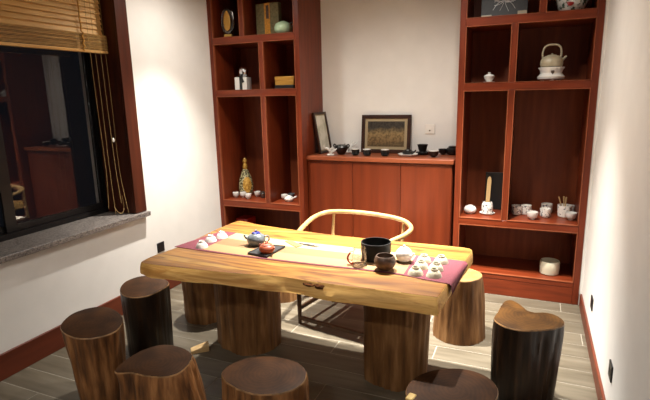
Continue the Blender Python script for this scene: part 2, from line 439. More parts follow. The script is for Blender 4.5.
# ------------------------------------------------------------------ window
GX = -3.245
win = thing('window_1', 'dark aluminium sliding window with red brown wooden casing', None, (XL, W_Y1, W_Z0)); del_ = None
win['kind'] = 'structure'
Lw = Vector((XL, W_Y1, W_Z0))
def wspan(name, a, b, mat, parent=win, bevel=0.0):
    a = Vector(a) - Lw; b = Vector(b) - Lw
    return MB().span(a, b).build(name, mat, parent, bevel)
wspan('casing_board', (XL, W_Y1 - 0.012, 0.775), (XL + 0.022, W_Y1 + 0.108, 2.63), M_CASING, bevel=0.004)
wspan('casing_board', (XL, W_Y0 - 0.108, 0.775), (XL + 0.022, W_Y0 + 0.012, 2.63), M_CASING, bevel=0.004)
wspan('casing_board', (XL, W_Y0 + 0.012, W_Z1 - 0.012), (XL + 0.022, W_Y1 - 0.012, 2.63), M_CASING, bevel=0.004)
wspan('jamb_lining', (GX - 0.06, W_Y1 - 0.012, 0.775), (XL, W_Y1, W_Z1 - 0.012), M_CASING)
wspan('jamb_lining', (GX - 0.06, W_Y0, 0.775), (XL, W_Y0 + 0.012, W_Z1 - 0.012), M_CASING)
wspan('head_lining', (GX - 0.06, W_Y0, W_Z1 - 0.012), (XL, W_Y1, W_Z1), M_CASING)
wspan('window_sill', (GX - 0.06, W_Y0 - 0.11, 0.735), (XL + 0.055, W_Y1 + 0.115, 0.772), M_SILL, bevel=0.004)
y0, y1, z0, z1 = W_Y0 + 0.012, W_Y1 - 0.012, 0.772, W_Z1 - 0.012
fr = MB()
fr.span((GX - 0.05, y1 - 0.018, z0), (GX + 0.03, y1, z1)); fr.span((GX - 0.05, y0, z0), (GX + 0.03, y0 + 0.018, z1))
fr.span((GX - 0.05, y0 + 0.018, z0), (GX + 0.03, y1 - 0.018, z0 + 0.04)); fr.span((GX - 0.05, y0 + 0.018, z1 - 0.04), (GX + 0.03, y1 - 0.018, z1))
for v in fr.v: v -= Lw
fr.build('window_frame', M_ALU, win, smooth=False)
YM = 2.13
for (sa, sb, gx) in ((YM - 0.045, y1 - 0.018, GX), (y0 + 0.018, YM + 0.02, GX - 0.026)):
    s = MB(); t = 0.05 if gx == GX else 0.05
    s.span((gx - 0.011, sa, z0 + 0.04), (gx + 0.011, sa + 0.075, z1 - 0.04)); s.span((gx - 0.011, sb - 0.022, z0 + 0.04), (gx + 0.011, sb, z1 - 0.04))
    s.span((gx - 0.011, sa + 0.075, z0 + 0.04), (gx + 0.011, sb - 0.022, z0 + 0.085)); s.span((gx - 0.011, sa + 0.075, z1 - 0.09), (gx + 0.011, sb - 0.022, z1 - 0.04))
    for v in s.v: v -= Lw
    sash = s.build('sash', M_ALU, win, smooth=False)
    p = MB().span((gx - 0.004, sa + 0.07, z0 + 0.08), (gx + 0.004, sb - 0.025, z1 - 0.085))
    for v in p.v: v -= Lw
    p.build('pane', M_GLASS, sash, smooth=False)

# roman bamboo blind hanging inside the reveal
BX = -3.045
B_Y0, B_Y1 = W_Y0 + 0.04, W_Y1 - 0.022
bl = thing('bamboo_blind', 'bamboo roman blind half drawn over the dark window', 'blind', (BX, B_Y1, W_Z1 - 0.012))
Lb = Vector((BX, B_Y1, W_Z1 - 0.012))
MB().span(Vector((BX - 0.025, B_Y0, W_Z1 - 0.047)) - Lb, Vector((BX + 0.02, B_Y1, W_Z1 - 0.013)) - Lb).build('head_rail', M_BAMBOO, bl, bevel=0.003)
slat_m = MB().span((-0.0225, B_Y0 - B_Y1 + 0.01, -0.0014), (0.0225, -0.018, 0.0014)).mesh('slat', M_BAMBOO, False)
slat_w = MB().span((-0.0225, B_Y0 - B_Y1, -0.0014), (0.0225, 0, 0.0014)).mesh('slat', M_BAMBOO, False)
def slat(me, x, z, ry):
    o = bpy.data.objects.new('slat', me); COL.objects.link(o); o.parent = bl
    o.location = (x - BX, 0, z - Lb.z); o.rotation_euler = (0, ry, 0)
z = 2.178
while z < W_Z1 - 0.06:
    slat(slat_m, BX, z, 1.2); z += 0.0372
for k in range(15):                                    # slats gathered on the bottom rail
    slat(slat_w, BX + 0.004 + 0.002 * sin(k * 2.1), 2.053 + k * 0.0072, 0.12 + 0.03 * sin(k * 1.7))
MB().span(Vector((BX - 0.020, B_Y0, 2.024)) - Lb, Vector((BX + 0.027, B_Y1, 2.044)) - Lb).build('bottom_rail', M_BAMBOO, bl, bevel=0.003)
for yy in (2.70, 2.03, 1.35):
    pts = [(BX + 0.033 + 0.002 * sin(i * 1.3), yy + 0.006 * sin(i * 0.9), 2.16 - i * 0.0062) for i in range(22)]
    up = [(BX + 0.024, yy + 0.002 * sin(i * .8), 2.47 - i * 0.0151) for i in range(21)]
    MB().tube([Vector(q) - Lb for q in up + pts[1:]], 0.0055, 6).build('braided_tape', M_TAPE, bl)
for k, (yy, zend, sag) in enumerate(((2.745, 0.86, 0), (2.79, 0.80, 1), (2.84, 0.88, 2), (2.885, 0.79, 3))):
    pts = [(BX + 0.036, yy, 2.47), (BX + 0.037, yy, 2.1), (BX + 0.040, yy + 0.004, 1.6), (BX + 0.046, yy + 0.010 * (1 - k % 2), 1.15), (BX + 0.05 + 0.012 * k, yy + 0.006 * k - 0.01, zend)]
    MB().tube([Vector(q) - Lb for q in smooth_path(pts, 8)], 0.0012, 6).build('pull_cord', M_CORD, bl)
loop = [(BX + 0.036, 2.80, 0.86), (BX + 0.05, 2.825, 0.805), (BX + 0.055, 2.86, 0.795), (BX + 0.05, 2.885, 0.83), (BX + 0.04, 2.89, 0.93)]
MB().tube([Vector(q) - Lb for q in smooth_path(loop, 6)], 0.0015, 6).build('pull_cord', M_CORD, bl)
MB().lathe([(0.003, 0.02), (0.008, 0.014), (0.009, 0), (0.004, -0.012)], 12).build('cord_toggle', M_WHITEP, bl, loc=Vector((BX + 0.035, 2.868, 1.37)) - Lb)

# outlets on the walls
def outlet(p, nx, label):
    t = thing('outlet', label, 'outlet', p, 0 if nx > 0 else pi)
    MB().box((0.004, 0, 0), (0.008, 0.086, 0.086)).build('cover_plate', M_BLACKP, t, bevel=0.003)
    for dy in (-0.016, 0.016):
        MB().box((0.0085, dy, 0.0), (0.002, 0.018, 0.03)).build('socket', M_BLACKP, t, bevel=0.0005)
p = atx(160.5, 247, XL); outlet((XL, p.y, p.z), 1, 'black square outlet on the wall beside the window')
p = atx(592.5, 303, XR); outlet((XR, p.y, p.z), -1, 'black wall outlet close to the tall bookcase')
p = atx(611.5, 371, XR); outlet((XR, p.y, p.z), -1, 'black wall outlet farther from the tall bookcase')
p = aty(430, 129, YB)
t = thing('wall_switch', 'white wall plate above the sideboard', 'switch', (p.x, YB, p.z))
MB().box((0, -0.004, 0), (0.09, 0.008, 0.09)).build('cover_plate', M_WHITEP, t, bevel=0.003)
MB().box((0, -0.0095, -0.005), (0.024, 0.005, 0.034)).build('rocker', M_WHITEP, t, bevel=0.001)
MB().box((0, -0.0115, -0.014), (0.014, 0.003, 0.010)).build('indicator', M_BROWNC, t)

# downlights in the ceiling
for (x, y, beam, cone, spill) in LAMPS:
    far = y > 2
    t = thing('downlight', ('recessed ceiling downlight over the table' if far else 'unseen ceiling downlight added for front fill'), 'lamp', (x, y, CEIL), group=('downlights over the table' if far else 'added front fill downlights'))
    MB().lathe([(0.038, 0), (0.038, -0.004), (0.055, -0.006), (0.058, 0)], 28, close=False).build('trim_ring', M_WHITEP, t)
    MB().lathe([(0.036, -0.0005), (0.036, -0.002), (0.02, -0.003)], 24).build('lens', M_LENS, t)
    for (watt, ang) in ((beam, cone), (spill, 165)):
        if not watt: continue
        ld = bpy.data.lights.new('downlight_bulb', 'SPOT')
        ld.energy = watt; ld.color = LAMP_TINT; ld.spot_size = radians(ang); ld.spot_blend = 1.0; ld.shadow_soft_size = 0.03
        lo = bpy.data.objects.new('downlight_bulb', ld); COL.objects.link(lo); lo.parent = t; lo.location = (0, 0, -0.012)

# ------------------------------------------------------------------ bookcases
FY = 4.107
BK = 4.60
S1, S2, S3, PL = (2.18, 2.235), (1.69, 1.745), (0.595, 0.648), (0.14, 0.182)
def bookcase(label, x0, x1, d_up, d_mid, d_low):
    t = thing('bookcase', label, 'bookcase', (x0, FY, 0))
    o = Vector((x0, FY, 0))
    def part(name, a, b, mat=M_MAHOG, bev=0.003):
        return MB().span(Vector(a) - o, Vector(b) - o).build(name, mat, t, bev)
    sw = 0.045
    part('side_panel', (x0, FY, 0), (x0 + sw, YB, 2.72)); part('side_panel', (x1 - sw, FY, 0), (x1, YB, 2.72))
    part('top_panel', (x0 + sw, FY, 2.675), (x1 - sw, YB, 2.72), M_MAHOGH)
    part('back_panel', (x0 + sw, BK - 0.012, 0.0), (x1 - sw, YB, 2.675), M_MBACK, 0)
    part('plinth', (x0 + sw, FY + 0.002, 0), (x1 - sw, FY + 0.025, PL[0]), M_MAHOGH)
    for (za, zb) in (S1, S2, S3, PL):
        part('shelf', (x0 + sw, FY, za), (x1 - sw, BK - 0.012, zb), M_MAHOGH)
    levels = [(PL[1], S3[0], d_low), (S3[1], S2[0], d_mid), (S2[1], S1[0], d_mid), (S1[1], 2.675, d_up)]
    for (za, zb, d) in levels:
        if d is not None:
            part('divider', (d - 0.019, FY, za), (d + 0.019, BK - 0.012, zb))
            cells = [(x0 + sw, d - 0.019), (d + 0.019, x1 - sw)]
        else: cells = [(x0 + sw, x1 - sw)]
        for (ca, cb) in cells:
            w = 0.0065; f = MB()
            ya, yb_ = FY - 0.004, FY + 0.02
            f.span(Vector((ca, ya, za)) - o, Vector((ca + w, yb_, zb)) - o); f.span(Vector((cb - w, ya, za)) - o, Vector((cb, yb_, zb)) - o)
            f.span(Vector((ca + w, ya, za)) - o, Vector((cb - w, yb_, za + w * 0.6)) - o); f.span(Vector((ca + w, ya, zb - w)) - o, Vector((cb - w, yb_, zb)) - o)
            f.build('opening_bead', M_BEAD, t, smooth=False)
    return t
LX0, LX1 = -2.94, -1.975
RX0, RX1 = -0.578, 0.412
bookcase('tall red brown bookcase holding the green jar and the tall brown bottle', LX0, LX1, -2.565, -2.37, None)
bookcase('tall red brown bookcase holding the cream kettle and white teaware', RX0, RX1, 0.01, -0.175, None)

tag(MB().span((RX1 + 0.0005, FY + 0.006, 0.0), (XR, FY + 0.03, 2.72)).build('trim_1', M_WALL), 'white filler strip between the bookcase and the wall', kind='structure')

# ------------------------------------------------------------------ sideboard
SX0, SX1, SY, SZ = -1.972, -0.612, 4.195, 1.121
t = thing('sideboard', 'low red brown wooden sideboard with three plain doors', 'sideboard', (SX0, SY, 0))
o = Vector((SX0, SY, 0))
def part(name, a, b, mat, bev=0.003, par=None):
    return MB().span(Vector(a) - o, Vector(b) - o).build(name, mat, par or t, bev)
part('body', (SX0, SY + 0.022, 0.08), (SX1, YB, SZ - 0.042), M_DOOR, 0)
part('plinth', (SX0, SY + 0.05, 0), (SX1, YB, 0.08), M_MAHOGH)
part('worktop', (SX0, SY - 0.02, SZ - 0.04), (SX1 + 0.012, YB, SZ), M_SIDETOP, 0.005)
xs = [SX0 + 0.003, -1.513, -1.062, SX1 - 0.003]
for i in range(3):
    part('door', (xs[i] + 0.002, SY, 0.085), (xs[i + 1] - 0.002, SY + 0.02, SZ - 0.046), M_DOOR, 0.002)
# ------------------------------------------------------------------ slab table
TZ = 0.755
TPX = [(141.5, 261.5), (150, 257), (165, 251.5), (180, 246), (200, 237), (218, 228.5), (236, 221.5), (245, 221.5), (262, 225), (300, 230.5), (340, 235.5), (380, 239.5),
       (420, 243), (450, 246), (467, 248), (471.5, 249.5), (471, 252), (466, 258.5), (458, 269), (448, 283), (439, 295.5), (437, 297), (433, 296.5), (420, 295), (396, 292), (370, 289),
       (345, 286), (325, 283.5), (305, 280.5), (280, 277), (255, 274.5), (225, 272), (200, 269.5), (175, 267), (155, 265), (145, 263.5), (142, 263)]
slab_out = [at(px, py, TZ) for px, py in TPX]
tc = sum((v for v in slab_out), Vector()) / len(slab_out); tc.z = 0
table = thing('slab_table', 'golden live edge slab table on two stump legs', 'table', (tc.x, tc.y, 0))
def slab():
    mb = MB()
    ring = smooth_path([v - Vector((tc.x, tc.y, 0)) for v in slab_out], 5, True)
    n = len(ring)
    def thick(v):                                  # thinner towards the left end
        return 0.066 + 0.015 * max(0, min(1, (v.x + 0.85) / 1.5))
    levels = [(-0.004, 0.0), (-0.001, -0.0015), (0.001, -0.005), (0.006, -0.35), (0.008, -0.65), (0.008, -0.92), (-0.004, -1.0)]
    wane = [0, 0, 0, 0.010, 0.020, 0.026, 0.016]
    rows = []
    for li, (off, dz) in enumerate(levels):
        r = []
        for i, v in enumerate(ring):
            tg = (ring[(i + 1) % n] - ring[i - 1]).normalized(); nr = Vector((tg.y, -tg.x, 0))
            if nr.dot(v - Vector((0, 0, v.z))) < 0: nr = -nr
            t_ = thick(v)
            front = max(0, -nr.y) ** 2 * min(1, max(0, (v.x + 0.88) / 0.12))
            wav = noise.noise(Vector((v.x * 3.2, v.y * 3, li * 0.35)))
            o_ = off + front * wane[li] + front * 0.012 * wav * (1 if li > 2 else 0.35)
            kx = v.x - 0.10
            dent = math.exp(-(kx / 0.09) ** 2) * front
            if 3 <= li <= 4: o_ -= 0.014 * dent
            z = TZ + (dz if dz > -0.1 and dz != -0.9 else dz * t_)
            if li in (0,): z = TZ
            if li in (1, 2): z = TZ + dz
            if li >= 5: z += front * 0.010 * noise.noise(Vector((v.x * 4.5, 5, 0)))
            r.append(Vector((v.x, v.y, 0)) + nr * o_ + Vector((0, 0, z)))
        rows.append(r)
    vs = [p for r in rows for p in r]; fs = []
    for li in range(len(rows) - 1):
        for i in range(n): fs.append((li * n + i, li * n + (i + 1) % n, (li + 1) * n + (i + 1) % n, (li + 1) * n + i))
    fs.append(tuple(range(n))); fs.append(tuple((len(rows) - 1) * n + i for i in range(n))[::-1])
    mb.add(vs, fs)
    o_ = mb.build('tabletop', M_SLAB, table, angle=28)
    o_.data.materials.append(M_SAP)
    for pl in o_.data.polygons:
        if abs(pl.normal.z) < 0.75: pl.material_index = 1          # paler sapwood edge, its colour brightened to stand in for front light
    return o_
top = slab()
# bark pocket in the front edge
pk = MB()
for (px, py, rx, rz) in ((320, 287.5, 0.035, 0.016), (309, 285, 0.035, 0.009), (326, 290.5, 0.02, 0.007)):
    c = aty(px, py, at(325, 283.5, TZ).y - 0.004) - Vector((tc.x, tc.y, 0)); vs = []; N = 18
    for k in range(N):
        a = 2 * pi * k / N; q = 1 + 0.35 * noise.noise(Vector((cos(a) * 2, sin(a) * 2, px)))
        vs.append((c.x + rx * q * cos(a), c.y, c.z + rz * q * sin(a)))
    vs2 = [(c.x + (v[0] - c.x) * 0.5, c.y - 0.012, c.z + (v[2] - c.z) * 0.5) for v in vs]
    vs3 = [(v[0], v[1] + 0.05, v[2]) for v in vs]
    pk.add(vs3 + vs + vs2, [tuple(range(2 * N, 3 * N))] + [(r * N + k, r * N + (k + 1) % N, (r + 1) * N + (k + 1) % N, (r + 1) * N + k) for r in (0, 1) for k in range(N)])
pk.build('bark_pocket', M_POCKET, top)

# ------------------------------------------------------------------ stumps
def trunk_mesh(outline, h, prof, seed, furrow=0.008, nz=16, rim=0.012, cap_bottom=True, n=84, zlift=None):
    """outline: closed list of (x, y) about the origin, prof(u, a): radial factor at height u (0 floor .. 1 top)"""
    ang = []
    for v in outline:
        ang.append((atan2(v[1], v[0]) % (2 * pi), sqrt(v[0] ** 2 + v[1] ** 2)))
    ang.sort()
    def R(a):
        a %= 2 * pi
        for i in range(len(ang)):
            a0, r0 = ang[i - 1]; a1, r1 = ang[i]
            if i == 0: a0 -= 2 * pi
            if a0 <= a <= a1: 
                u = (a - a0) / max(1e-6, a1 - a0); return r0 + (r1 - r0) * u
        a0, r0 = ang[-1]; a1, r1 = ang[0]; a1 += 2 * pi
        return r0 + (r1 - r0) * (a - a0) / max(1e-6, a1 - a0)
    rr = [R(2 * pi * k / n) for k in range(n)]
    for _ in range(2): rr = [(rr[k - 1] + 2 * rr[k] + rr[(k + 1) % n]) / 4 for k in range(n)]
    body = []
    for j in range(nz + 1):
        u = j / nz
        for k in range(n):
            a = 2 * pi * k / n
            p3 = Vector((cos(a) * 2.2 + seed * 3.1, sin(a) * 2.2, u * 1.1))
            big = noise.noise(p3) * 0.05
            fine = noise.noise(Vector((cos(a) * 9 + seed, sin(a) * 9, u * 0.9))) + 0.6 * noise.noise(Vector((cos(a) * 20, sin(a) * 20 + seed, u * 1.6)))
            fade = min(1.0, (1 - u) / 0.10)
            r = rr[k] * (1 + (prof(u, a) - 1) + big * min(1, (1 - u) * 3)) + furrow * fine * (0.25 + 0.75 * fade)
            body.append((r * cos(a), r * sin(a), h * u - (rim if j == nz else 0)))
    return body, rr, n, nz
def stump(parent, outline, h, prof, seed, m_side, m_top, body_name='trunk', top_name='seat_top', furrow=0.008, rim=0.008):
    body, rr, n, nz = trunk_mesh(outline, h, prof, seed, furrow, rim=rim)
    mb = MB(); fs = []
    for j in range(nz):
        for k in range(n):
            fs.append((j * n + k, j * n + (k + 1) % n, (j + 1) * n + (k + 1) % n, (j + 1) * n + k))
    fs.append(tuple(range(n))[::-1]); fs.append(tuple(nz * n + k for k in range(n)))
    mb.add(body, fs); b = mb.build(body_name, m_side, parent, angle=60)
    if not m_top: return b
    ed = [Vector(v) for v in body[nz * n:]]
    mt = MB(); vs = []; fs = []
    steps = [(0.985, -rim * 0.1), (0.955, 0.0), (0.6, 0.001), (0.25, 0.0015)]
    rg = MB(); rv = [(e.x * q, e.y * q, h + z) for (q, z) in ((1.0, -rim), (0.996, -rim * 0.5), (0.985, -rim * 0.1)) for e in ed]
    rg.add(rv, [(j * n + k, j * n + (k + 1) % n, (j + 1) * n + (k + 1) % n, (j + 1) * n + k) for j in (0, 1) for k in range(n)])
    rg.build('rim', M_RIM, parent, angle=70)
    for (q, z) in steps:
        for e in ed: vs.append((e.x * q, e.y * q, h + z))
    m_ = len(steps)
    for j in range(m_ - 1):
        for k in range(n): fs.append((j * n + k, j * n + (k + 1) % n, (j + 1) * n + (k + 1) % n, (j + 1) * n + k))
    fs.append(tuple((m_ - 1) * n + k for k in range(n)))
    mt.add(vs, fs); mt.build(top_name, m_top, parent, angle=70)
    return b
def px_outline(px, z):
    w = [at(a, b, z) for a, b in px]
    xs_ = [v.x for v in w]; ys_ = [v.y for v in w]
    c = Vector(((min(xs_) + max(xs_)) / 2, (min(ys_) + max(ys_)) / 2, 0))
    w = smooth_path([Vector((v.x - c.x, v.y - c.y, 0)) for v in w], 4, True)
    return c, [(v.x, v.y) for v in w]
def crop(ox, oy, k, pts): return [(ox + a / k, oy + b / k) for a, b in pts]
def stool_px(label, px, h, prof, seed, ms, mt, furrow=0.008):
    c, ol = px_outline(px, h)
    t = thing('stump_stool', label, 'stool', (c.x, c.y, 0), group='tree stump stools')
    stump(t, ol, h, prof, seed, ms, mt, furrow=furrow)
    return t
def round_out(rx, ry, seed, wob=0.05):
    return [(rx * cos(a) * (1 + wob * noise.noise(Vector((cos(a) * 1.3 + seed, sin(a) * 1.3, seed)))), ry * sin(a) * (1 + wob * noise.noise(Vector((cos(a) * 1.3 + seed, sin(a) * 1.3, seed + 4))))) for a in [2 * pi * k / 40 for k in range(40)]]

stool_px('brown stump stool with dark round top, tapering towards the floor, below the window',
         crop(0, 250, 2.667, [(160, 205), (180, 178), (215, 160), (270, 150), (310, 162), (328, 185), (310, 215), (270, 230), (220, 236), (180, 226)]), 0.45,
         lambda u, a: 1 - (1 - u) * (0.14 + 0.30 * max(0, -cos(a))), 1, M_BARK, M_TOPD, 0.010)
stool_px('tall blackish stump stool with flattened sides beside the table corner',
         crop(100, 260, 2.857, [(57, 82), (75, 60), (120, 45), (165, 47), (192, 58), (196, 70), (168, 88), (130, 103), (90, 106), (65, 98)]), 0.46,
         lambda u, a: 0.92 + 0.08 * u, 2, M_BARKD, M_TOPD, 0.004)
stool_px('brown stump stool with pointed lip on its top and flaring base',
         crop(100, 260, 2.857, [(38, 318), (60, 295), (100, 268), (145, 248), (190, 241), (235, 250), (262, 268), (258, 290), (235, 315), (205, 330), (160, 333), (110, 325), (78, 318), (50, 329)]), 0.43,
         lambda u, a: 1.0 + 0.50 * (1 - u) * max(0, cos(a)) + 0.12 * (1 - u) - 0.13 * min(1, (1 - u) * 5) * max(0, -cos(a)), 3, M_BARK, M_TOPD, 0.013)
stool_px('stump stool with rough bark and even round top in front of the table',
         crop(190, 280, 3.333, [(103, 310), (135, 280), (190, 260), (250, 253), (310, 260), (360, 275), (390, 305), (382, 335), (350, 362), (290, 378), (220, 380), (160, 362), (120, 338)]), 0.41,
         lambda u, a: 1.0 + 0.10 * (1 - u), 4, M_BARK, M_TOPD, 0.014)
E_PX = [(452 + 46.5 * cos(2 * pi * k / 16), 392 + 24 * sin(2 * pi * k / 16)) for k in range(16)]
es = stool_px('dark stump stool with smooth brown top and pale block on its rim', E_PX, 0.42,
              lambda u, a: 1.0 - 0.02 * (1 - u), 5, M_BARKD, M_TOPD, 0.004)
stool_px('tall stump stool with lobed clover shaped top beside the plain wall',
         crop(400, 260, 2.859, [(268, 168), (280, 148), (290, 128), (308, 113), (332, 117), (350, 138), (385, 150), (420, 150), (455, 162), (472, 182), (445, 195), (405, 199), (350, 201), (300, 190)]), 0.47,
         lambda u, a: 1 - (1 - u) * (0.03 + 0.13 * max(0, cos(a))), 6, M_BARKD, M_TOPB, 0.009)
def stool_xy(label, x, y, rx, ry, h, prof, seed, ms, mt):
    t = thing('stump_stool', label, 'stool', (x, y, 0), group='tree stump stools')
    stump(t, round_out(rx, ry, seed), h, prof, seed, ms, mt)
    return t
stool_xy('light brown stump stool with pale top behind the maroon end of the table', -0.405, 3.30, 0.165, 0.16, 0.45, lambda u, a: 0.88 + 0.22 * (1 - u), 7, M_BARKL, M_TOPL)
stool_xy('brown stump stool tucked under the table near the wall outlet', -2.285, 2.90, 0.165, 0.16, 0.44, lambda u, a: 0.92 + 0.10 * u, 8, M_BARKL, M_TOPL)
stool_xy('light stump stool behind the table between its leg and the armchair', -1.90, 3.45, 0.17, 0.15, 0.44, lambda u, a: 0.90 + 0.10 * u, 9, M_BARKL, M_TOPL)
# legs of the table
for (px, py, rx, ry, sd, pf) in ((250.5, 341, 0.222, 0.19, 11, lambda u, a: 1.0 + 0.03 * u), (395, 374, 0.200, 0.185, 12, lambda u, a: 0.95 + 0.10 * u)):
    c = at(px, py, 0)
    e = MB()
    body, rr, n, nz = trunk_mesh(round_out(rx, ry, sd, 0.1), 0.676, pf, sd, 0.010, rim=0)
    e.add(body, [(j * n + k, j * n + (k + 1) % n, (j + 1) * n + (k + 1) % n, (j + 1) * n + k) for j in range(nz) for k in range(n)] + [tuple(range(n))[::-1], tuple(nz * n + k for k in range(n))])
    e.build('leg', M_BARKL, table, angle=60, loc=(c.x - tc.x, c.y - tc.y, 0))
# small pale block set into the rim of the dark stool
pp = at(411, 397, 0.42) - es.location
MB().box((pp.x, pp.y, 0.393), (0.034, 0.05, 0.064), rz=-0.2).build('pale_block', M_PALEWOOD, es, bevel=0.006)
# wedge on the floor
c = at(200, 351, 0.0)
w = MB(); vs = [(-0.06, -0.03, 0), (0.06, -0.03, 0), (0.06, 0.03, 0), (-0.06, 0.03, 0), (-0.06, -0.03, 0.022), (0.06, -0.03, 0.05), (0.06, 0.03, 0.05), (-0.06, 0.03, 0.022)]
w.add(vs, [(0, 3, 2, 1), (4, 5, 6, 7), (0, 1, 5, 4), (1, 2, 6, 5), (2, 3, 7, 6), (3, 0, 4, 7)])
tag(w.build('wooden_wedge', M_BAMBOOW, bevel=0.004, loc=(c.x, c.y, 0), rot=(0, 0, 0.75)), 'small pale wooden wedge on the floor against the table leg', 'wedge')
# ------------------------------------------------------------------ round backed armchair
ca = Vector((-1.21, 3.23, 0))
chair = thing('armchair', 'wooden armchair with pale curved horseshoe rail behind the table', 'chair', ca)
def L(p): return Vector(p) - ca
railp = [at(289, 243, .685), at(297, 234, .70), at(303, 227, .717), at(312, 218.5, .745), at(322, 213.5, .763), at(334, 211.5, .778), at(360, 212.5, .785), at(385, 216, .775), at(400, 219.5, .762),
         at(408, 223.5, .75), at(411, 229, .737), at(405, 235, .717), at(392, 241, .695), at(382, 246, .68)]
MB().tube([L(q) for q in smooth_path(railp, 6)], 0.0175, 12).build('arm_rail', M_ASH, chair)
FL, FR, BL, BR = Vector((-1.535, 3.055, 0)), Vector((-0.95, 2.955, 0)), Vector((-1.445, 3.50, 0)), Vector((-0.86, 3.43, 0))
tops = {'FL': at(299, 232.5, .70), 'FR': at(393, 240.5, .693), 'BL': at(334, 212, .768), 'BR': at(404, 221.5, .75)}
for k, base in (('FL', FL), ('FR', FR), ('BL', BL), ('BR', BR)):
    tp = tops[k]
    mid = Vector((base.x, base.y, 0.44))
    MB().tube([L(base), L(base + Vector((0, 0, .2))), L(mid)], [0.014, 0.018, 0.018], 10).build('leg', M_CHAIRD, chair)
    MB().tube([L(mid), L(mid.lerp(tp, 0.5)), L(tp)], [0.016, 0.013, 0.011], 10).build('post', M_ASH, chair)
def seat_pt(u, v, z): 
    p = FL.lerp(FR, u).lerp(BL.lerp(BR, u), v); return L((p.x, p.y, z))
for (a, b) in ((FL, FR), (FR, BR), (BR, BL), (BL, FL)):
    d = (b - a); m_ = (a + b) / 2
    MB().box(L((m_.x, m_.y, 0.425)), (d.length - 0.02, 0.024, 0.045), rz=atan2(d.y, d.x)).build('seat_rail', M_CHAIRD, chair, bevel=0.003)
    zst = 0.045 if a is FL else 0.12
    MB().box(L((m_.x, m_.y, zst)), (d.length - 0.02, 0.018, 0.03), rz=atan2(d.y, d.x)).build('stretcher', M_CHAIRD, chair, bevel=0.003)
sv = []; sf = []; N = 8
for zt in (0, 1):
    for j in range(N + 1):
        for i in range(N + 1):
            u, v = i / N, j / N; dome = 0.022 * (1 - (2 * u - 1) ** 4) * (1 - (2 * v - 1) ** 4)
            sv.append(seat_pt(0.03 + 0.94 * u, 0.03 + 0.94 * v, 0.449 + (dome + 0.006 if zt else 0)))
Q = (N + 1) ** 2
for zt in (0, 1):
    for j in range(N):
        for i in range(N):
            a = zt * Q + j * (N + 1) + i; sf.append((a, a + 1, a + N + 2, a + N + 1))
edge = [i for i in range(N + 1)] + [j * (N + 1) + N for j in range(1, N + 1)] + [N * (N + 1) + i for i in range(N - 1, -1, -1)] + [j * (N + 1) for j in range(N - 1, 0, -1)]
for i in range(len(edge)):
    a, b = edge[i], edge[(i + 1) % len(edge)]; sf.append((a, b, b + Q, a + Q))
MB().add(sv, sf).build('seat', M_WOVEN, chair)
# ------------------------------------------------------------------ runner on the table
rt = 0.0022
run_f = [(174.5, 247), (205, 251.5), (240, 256.5), (290, 262.5), (340, 268), (380, 272.5), (402, 275.5), (425, 280), (447, 284)]
run_b = [(221, 231.5), (240, 233.5), (278, 239.5), (318, 244), (350, 247.5), (390, 252), (415, 255.5), (440, 258.5), (463.5, 261.5)]
rf = [at(a, b, TZ) for a, b in run_f]; rb = [at(a, b, TZ) for a, b in run_b]
ro = Vector((rf[4].x, (rf[4].y + rb[4].y) / 2, TZ))
runner = thing('table_runner', 'tan striped table runner with maroon ends', 'table runner', ro)
def strip(name, F, B, mat, z=0.0006, hang=None, nv=40):
    F = smooth_path(F, 4); B = smooth_path(B, 4); n = len(F); vs = []; uvs = []
    cols = [[F[i].lerp(B[i], j / nv) for j in range(nv + 1)] for i in range(n)]
    for i, c in enumerate(cols): 
        for q in c: q.z = TZ + z
    if hang:
        last = cols[-1]; dirv = Vector((1, 0.0, 0))
        for s_, dz, h in ((0.010, -0.002, 0), (0.017, -0.012, 0), (0.020, -0.035, 1), (0.020, -0.055, 1)):
            cols.append([q + dirv * (s_ + 0.004) + Vector((0, 0, dz * (1.15 - 0.8 * (j / nv)) if h else dz)) for j, q in enumerate(last)])
    m = len(cols)
    for up in (1, 0):
        for i, c in enumerate(cols):
            for j, q in enumerate(c):
                vs.append(q - ro + Vector((0, 0, rt * up))); uvs.append((i / (m - 1), j / nv))
    q = m * (nv + 1); fs = []
    for i in range(m - 1):
        for j in range(nv):
            a = i * (nv + 1) + j; fs += [(a, a + 1, a + nv + 2, a + nv + 1), (a + q, a + q + nv + 1, a + q + nv + 2, a + q + 1)]
    bd = [j for j in range(nv + 1)] + [i * (nv + 1) + nv for i in range(1, m)] + [(m - 1) * (nv + 1) + j for j in range(nv - 1, -1, -1)] + [i * (nv + 1) for i in range(m - 2, 0, -1)]
    for i in range(len(bd)): a, b = bd[i], bd[(i + 1) % len(bd)]; fs.append((a, b, b + q, a + q))
    o_ = MB().add(vs, fs).build(name, mat, runner, angle=60)
    ul = o_.data.uv_layers.new(name='UVMap')
    for lp in o_.data.loops: ul.data[lp.index].uv = uvs[lp.vertex_index]
    return o_
def lerp_poly(F, B, t0, t1):
    def pick(P, t):
        x = t * (len(P) - 1); i = min(int(x), len(P) - 2); return P[i].lerp(P[i + 1], x - i)
    ts = [t0 + (t1 - t0) * k / 5 for k in range(6)]
    return [pick(F, t) for t in ts], [pick(B, t) for t in ts]
T0, T1 = 0.105, 0.755
F, B = lerp_poly(rf, rb, 0, T0); strip('end_panel', F, B, M_MAROON, 0.0010)
F, B = lerp_poly(rf, rb, T0, T1); strip('middle_panel', F, B, M_RUNNER, 0.0010)
F, B = lerp_poly(rf, rb, T1, 1.0); strip('end_panel', F, B, M_MAROON, 0.0010, hang=True)
RZ = TZ + 0.001 + rt + 0.0004

